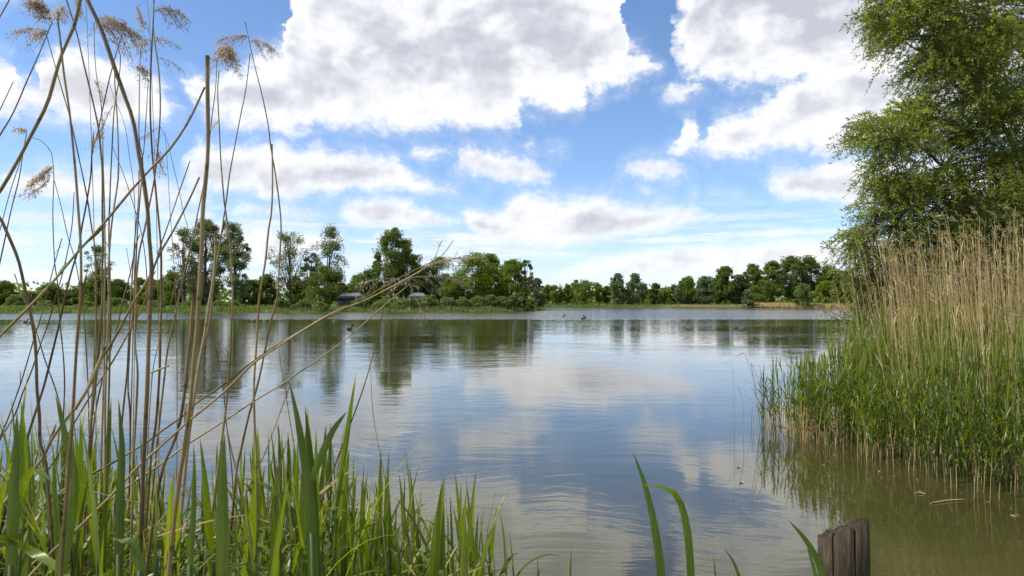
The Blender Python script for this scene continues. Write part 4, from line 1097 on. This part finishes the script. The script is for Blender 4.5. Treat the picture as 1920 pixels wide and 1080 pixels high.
for k in range(26):
    place_shoot(rng.uniform(650, 905), rng.uniform(860, 985), rng.uniform(1.6, 2.5), 'young green reed with long blades in the thicket at the lower left', G1)
for px, yt, d, lab in [(862, 850, 1.7, 'tall green reed standing at the right end of the thicket'), (880, 940, 1.8, 'green reed just right of the tall one ending the thicket'), (845, 880, 2.2, 'thin green reed left of the tall one at the thicket end'), (780, 835, 2.3, 'slim green reed tip rising alone over the water'),
                       (915, 950, 2.1, 'thin green reed low right of the tall one, tips spread'), (1020, 1030, 2.2, 'very short green reed at the bottom edge between the two single ones'), (952, 960, 2.2, 'short thin green reed standing by itself low in the middle'), (985, 975, 2.3, 'small green reed with spread tips at the bottom middle'), (1050, 1018, 2.0, 'last small green reed leaning right at the bottom middle'), (565, 690, 1.5, 'tallest green reed in front of the water below the long stalks')]:
    place_shoot(px, yt, d, lab, 'single green reeds right of the thicket')

mb = MB()
for k in range(NP):
    src = merge(PF[k]); pl = []
    for q in range(17):
        px = rng.uniform(-150, 860); d = rng.uniform(1.5, 3.4); tp = P(px, tipy(px) + rng.uniform(110, 290), d)
        pl.append((tp[0], tp[1], 0, .85, tp[2] / 1.12, rng.uniform(0, 6.28), rng.normal(0, .05), rng.normal(0, .05)))
    V, F, A = scatter(src, pl)
    mb.V.append(V); mb.A.append(A); [mb.F.append(f + mb.n) for f in F]; [mb.M.append(np.zeros(len(f), int)) for f in F]; mb.n += len(V)
tag(mb.build('reed_undergrowth', M['reedgreen']), 'low tangle of green reeds filling in under the taller ones at left', 'reeds', kind='stuff')

# broad near blades drawn from the photograph, each on its own shoot
def blade_px(mb, pts, wpx, d, a=.5, tw=0.0):
    p = spline([P(x, y, d + dz) for x, y, dz in pts], 16)
    blade(mb, p, wpx * .84 * d / FPX, np.array([1, tw, 0.0]), a, .22, tips=False, prof=lambda u: np.interp(u, [0, .2, .5, .8, .93, 1], [.8, .95, 1, .62, .28, .02]))
BL = [
 ('broad green blade standing upright in front of the blunt stalk', 1.0, [([(418,1180,0),(417,1080,0),(416,960,0),(417,880,0),(421,815,.0)], 31)]),
 ('very broad blade at left, leaning left with a dark tip', 1.05, [([(108,1200,0),(112,1080,0),(128,980,0),(137,900,0),(126,840,.0),(104,740,0)], 30), ([(20,1100,.1),(26,1000,.1),(36,930,.1),(62,880,.05),(100,905,-.02)], 20)]),
 ('broad upright blade at the far left edge', 1.1, [([(18,1180,0),(20,1060,0),(22,960,0),(28,860,0),(32,770,0)], 28)]),
 ('tall yellow-green blade between the stalks at left', 1.2, [([(222,1180,0),(222,1040,0),(224,940,0),(228,840,0),(222,748,0)], 22)]),
 ('grey-green blade bent over to the right at the bottom left', 1.0, [([(262,1140,0),(262,1070,0),(248,1020,0),(232,1012,0),(205,1008,.02)], 24), ([(-30,1010,.1),(20,1012,.1),(70,1040,.1),(120,1078,.05),(150,1130,0)], 22)]),
 ('pair of wide blades spreading in a V beside the long stalks', 1.25, [([(590,1180,0),(584,1000,0),(575,900,0),(560,800,0),(542,712,0)], 24), ([(598,1160,.03),(590,1000,.03),(586,900,.03),(578,820,.03),(572,760,.03)], 20), ([(584,900,0),(604,850,0),(625,806,0),(650,772,0)], 17)]),
 ('single tall arching blade with a thin straight tip, right of the middle', 1.5, [([(1245,1220,0),(1240,1080,0),(1226,980,0),(1208,905,0),(1186,846,0)], 19)]),
 ('blade folded over to the left beside the tall arching one', 1.5, [([(1302,1220,0),(1296,1080,0),(1288,990,0),(1272,935,0),(1240,914,-.02),(1165,908,-.04)], 18)]),
 ('short pale blade tip rising at the bottom left of the post', 1.5, [([(1400,1150,0),(1388,1090,0),(1376,1055,0),(1358,1028,0)], 8)]),
 ('thin dark blade tip at the bottom between the arching blades and the post', 1.6, [([(1345,1160,0),(1342,1090,0),(1338,1040,0)], 5)]),
 ('broad blade crossing in front of the left side of the wooden post', 1.15, [([(1570,1200,0),(1545,1085,0),(1528,1040,0),(1505,1005,0),(1478,975,0)], 17), ([(1542,1190,.05),(1530,1085,.05),(1519,1040,.05),(1508,1000,.05)], 10)]),
 ('upright blade with a bright edge at the lower left of the thicket', 1.15, [([(352,1180,0),(356,1060,0),(362,960,0),(364,880,0),(363,832,0)], 15)]),
]
for lab, d, bl in BL:
    x0, y0, _ = bl[0][0][0]; p = P(x0, y0, d)
    root = empty('green_reed', (p[0], p[1], 0), lab, 'reed', 'broad green blades nearest the camera')
    mb = MB(); q = P(bl[0][0][1][0], bl[0][0][1][1], d); tube(mb, spline([(p[0], p[1], -.2), (p[0], p[1], p[2] * .6), p, q], 8), np.linspace(.005, .0035, 8), 6, a=.3)
    mb.build('stem', M['reedgreen'], root, smooth=True)
    for pts, wpx in bl:
        mb = MB(); blade_px(mb, pts, wpx, d, rng.uniform(.25, .7)); mb.build('leaf', M['reedgreen'], root, smooth=True)

# ------------------------------------------------------------------ wooden mooring post
m_, t, out = mat('weathered_wood'); M['post'] = m_
ob = t.n.new('ShaderNodeTexCoord').outputs['Object']
g1 = t.noise(t.vm('MULTIPLY', ob, (55, 55, 7)), 1.6, 8, .72); g2 = t.noise(t.vm('MULTIPLY', ob, (9, 9, 4)), 1.5, 4, .6)
v = t.m('ADD', t.m('MULTIPLY', g1, .65), t.m('MULTIPLY', g2, .35))
c = t.ramp(v, [(.3, (.014, .011, .008)), (.45, (.040, .029, .018)), (.58, (.078, .060, .040)), (.75, (.14, .115, .082))])
bp = t.n.new('ShaderNodeBump'); bp.inputs['Distance'].default_value = .006; t.put(bp, 'Height', g1)
t.l.new(bsdf(t, c, .85, .2, bp.outputs[0]), out)
def post():
    d = 1.95; pc = P(1581, 1000, d); R0 = 43.5 * d / FPX
    ax, ay = pc[0], pc[1]
    root = empty('wooden_post', (ax, ay, -.3), 'weathered cracked wooden post with a slanted broken top in the bottom right water', 'post')
    def ztop(dx):  # dx in units of the radius, from the photo's slanting top
        return P(1581, np.interp(dx, [-1, -.72, -.6, -.15, 0, .2, .65, .9, 1], [993, 988, 984, 975, 979, 973, 967, 958, 957]), d)[2]
    def piece(a0, a1, gap):
        mb = MB(); k = 26
        an = np.linspace(a0 + gap, a1 - gap, k)
        prof = 1 + .02 * np.sin(an * 5) + .012 * np.sin(an * 17 + 1) + rng.normal(0, .004, k)
        zs = np.concatenate([np.linspace(-.3, .8, 10), [0.9, 1.0]])
        top = np.array([ztop(math.cos(a)) - (math.sin(a) + 1) * R0 * .33 for a in an]) + rng.normal(0, .0022, k)
        rings = []
        for j, z in enumerate(zs):
            f = j / (len(zs) - 1)
            zz = -.3 + (top + .3) * (f if f < 1 else 1)
            rr = R0 * prof * (1 + .035 * math.sin(f * 4 + a0)) * (1 + .02 * (1 - f))
            if f == 1: rr = rr * .985
            rings.append(np.stack([ax + rr * np.cos(an), ay + rr * np.sin(an), zz], 1))
        ringsI = [np.stack([ax + (r_[:, 0] - ax) * .04, ay + (r_[:, 1] - ay) * .04, np.minimum(r_[:, 2], (ztop(0) - R0 * .33) - .004 + .9 * (r_[:, 2] - top))], 1) for r_ in rings]
        G = np.concatenate(rings + ringsI[::-1] + [rings[0]]); nr = len(rings) * 2 + 1
        i = (np.arange(nr - 1)[:, None] * k + np.arange(k - 1)[None]).reshape(-1)
        mb.add(G, np.stack([i, i + 1, i + k + 1, i + k], -1))
        # close the two split faces
        nz = len(rings)
        for e in (0, k - 1):
            vo = np.array([r_[e] for r_ in rings]); vi = np.array([r_[e] for r_ in ringsI]); V = np.concatenate([vo, vi]); j = np.arange(nz - 1)
            mb.add(V, np.stack([j, j + 1, j + 1 + nz, j + nz], 1))
        mb.build('plank', M['post'], root)
    # split lines: a wide gap at the left, a narrow crack in the middle of the face towards us (-Y)
    cuts = [-math.pi / 2 - .86, -math.pi / 2 + .02, -math.pi / 2 + 1.9, -math.pi / 2 + 3.9, -math.pi / 2 - .86 + 2 * math.pi]
    gaps = [.045, .02, .02, .03]
    for a0, a1, g_ in zip(cuts[:-1], cuts[1:], gaps): piece(a0, a1, g_)
    mb = MB(); tube(mb, [(ax, ay, -.3), (ax, ay, .5), (ax + .004, ay, ztop(-1) - .06)], [R0 * .80, R0 * .78, R0 * .70], 16); mb.build('core', M['post'], root)
post()

# ------------------------------------------------------------------ small things on the water
mb = None
for lab, pts, w_ in [('thin bent straw standing in the open water with a curled seed head', [(1396,662),(1406,690),(1418,735),(1421,790),(1421,835)], .0025), ('short straw in the open water left of the reed bed', [(1373,687),(1375,710),(1376,726)], .0022),
                     ('thin curved straw rising from the water left of the bed', [(1384,724),(1392,752),(1394,790),(1394,812)], .0025), ('slanting thin straw just left of the green reeds', [(1408,680),(1430,730),(1438,770),(1440,815)], .0025)]:
    d = 8.4; p3 = spline([P(x, y, d) for x, y in pts] , 12); b = p3[-1]; root = empty('reed_straw', (b[0], b[1], 0), lab, 'straw', 'straws standing in open water')
    mb = MB(); tube(mb, np.vstack([p3, [[b[0], b[1], -.2]]]), np.full(13, w_), 5); mb.build('stem', M['strawbed'], root)
    if 'seed' in lab:
        mb = MB(); panicle(mb, p3[0], np.array([-1, 0, .2]), .09, 1.6, 9, .014, .8); mb.build('seed_head', M['plume'], root)
def lying(lab, a, b, r, nm='floating_stick'):
    A, B = np.array(a, float), np.array(b, float); mb = MB()
    mid = (A + B) / 2 + np.array([.01, .02, .003]); tube(mb, spline([A, mid, B], 8), np.linspace(r, r * .6, 8), 5)
    tag(mb.build(nm, M['strawbed'], loc=tuple(A)), lab, 'stick')
def onw(x, y): v = (P(x, y, 1) - np.array([0, 0, CAMZ])); t_ = -CAMZ / v[2]; return v * t_ + np.array([0, 0, CAMZ + .008])
lying('long straw floating along the foot of the small green reed clump', onw(1455, 798), onw(1552, 824), .005)
lying('pale straw floating in front of the reed bed', onw(1745, 945), onw(1812, 938), .005)
lying('short pale straw afloat beside the reed bed stems', onw(1716, 926), onw(1736, 928), .006)
lying('thin reed piece floating in the shade by the reed bed', onw(1770, 860), onw(1800, 872), .004)
M['duck'] = flat('duck_feathers', (.07, .055, .045), .6)
M['duckhead'] = flat('duck_head_feathers', (.02, .03, .025), .4)
def duck(px, py, label, s_=1.0, fl=1):
    w0 = onw(px, py); s_ *= .75; root = empty('duck', (w0[0], w0[1], 0), label, 'duck', 'ducks on the lake')
    mb = MB(); x, y = w0[0], w0[1]; u = np.linspace(-1, 1, 9)
    tube(mb, np.stack([x + fl * .24 * s_ * u, np.full(9, y), .07 + .05 * np.clip(-u - .6, 0, 1) + .03 * (u > .7)], 1), .11 * s_ * np.sqrt(np.clip(1 - u ** 2, .02, 1)), 10); mb.build('body', M['duck'], root, smooth=True)
    mb = MB(); tube(mb, [(x + fl * .17 * s_, y, .12), (x + fl * .21 * s_, y, .22), (x + fl * .23 * s_, y, .29), (x + fl * .29 * s_, y, .29), (x + fl * .36 * s_, y, .27)], [.045, .035, .052, .03, .012], 8); mb.build('head', M['duckhead'], root, smooth=True)
duck(1093, 598, 'pair member duck swimming on the right, far out in the middle of the lake'); duck(1097, 597, 'dark duck swimming close beside the other in the middle of the lake', .9, -1)
duck(48, 605, 'duck far out behind the reed stalks at the left'); duck(57, 606, 'second duck right behind the one at the left', .9)
duck(655, 618, 'lone dark duck near the long lying stalks'); duck(1057, 594, 'small distant duck left of the pair in the middle', .8)

# tangle of dead leaves between the green reeds, and litter on the water
mb = MB()
for k in range(110):
    px = rng.uniform(-80, 820); d = rng.uniform(1.3, 2.9); yb = rng.uniform(900, 1180)
    p0 = P(px, max(yb, tipy(px) + 140), d); az_ = rng.uniform(0, 6.28)
    blade(mb, leaf_path(p0, rng.uniform(.5, 1.9), az_, rng.uniform(.12, .34), rng.uniform(-.4, 1.0), 7), rng.uniform(.004, .010), (-math.sin(az_), math.cos(az_), .3), rng.uniform(1.1, 9))
tag(mb.build('dead_leaves', M['straw']), 'tangle of withered leaves between the green reeds at the lower left', 'dead leaves', kind='stuff')
mb = MB()
for k in range(240):
    x, y = rng.uniform(2.4, 4.6), rng.uniform(4.4, 8.6)
    if inpoly(x, y, BED) or dedge(x, y, BED) > abs(rng.normal(0, .45)): continue
    flakes(mb, np.array([[x, y, .006]]), rng.uniform(.01, .06), .007, dirs=np.array([[rng.normal(), rng.normal(), .0]]), a=np.array([rng.uniform(0, 9)]))
tag(mb.build('floating_litter', M['strawbed']), 'bits of dead reed floating along the right reed bed', 'litter', kind='stuff')
def floater(px, py, label):
    w0 = onw(px, py); mb = MB(); u = np.linspace(0, 2 * np.pi, 13)[:-1]
    ring = np.stack([.022 * np.cos(u), .034 * np.sin(u), .010 + .006 * np.cos(2 * u)], 1); mid = np.array([[0, 0, .004]])
    V = np.concatenate([ring, mid]) + np.array([w0[0], w0[1], 0]); i = np.arange(12)
    mb.add(V, np.stack([i, (i + 1) % 12, np.full(12, 12)], 1), .8)
    tag(mb.build('floating_leaf', M['straw'], loc=(w0[0], w0[1], 0)), label, 'leaf')
floater(1391, 905, 'small leaf floating alone on the white cloud reflection left of the bed')
floater(1386, 876, 'tiny leaf scrap afloat above the small floating leaf')
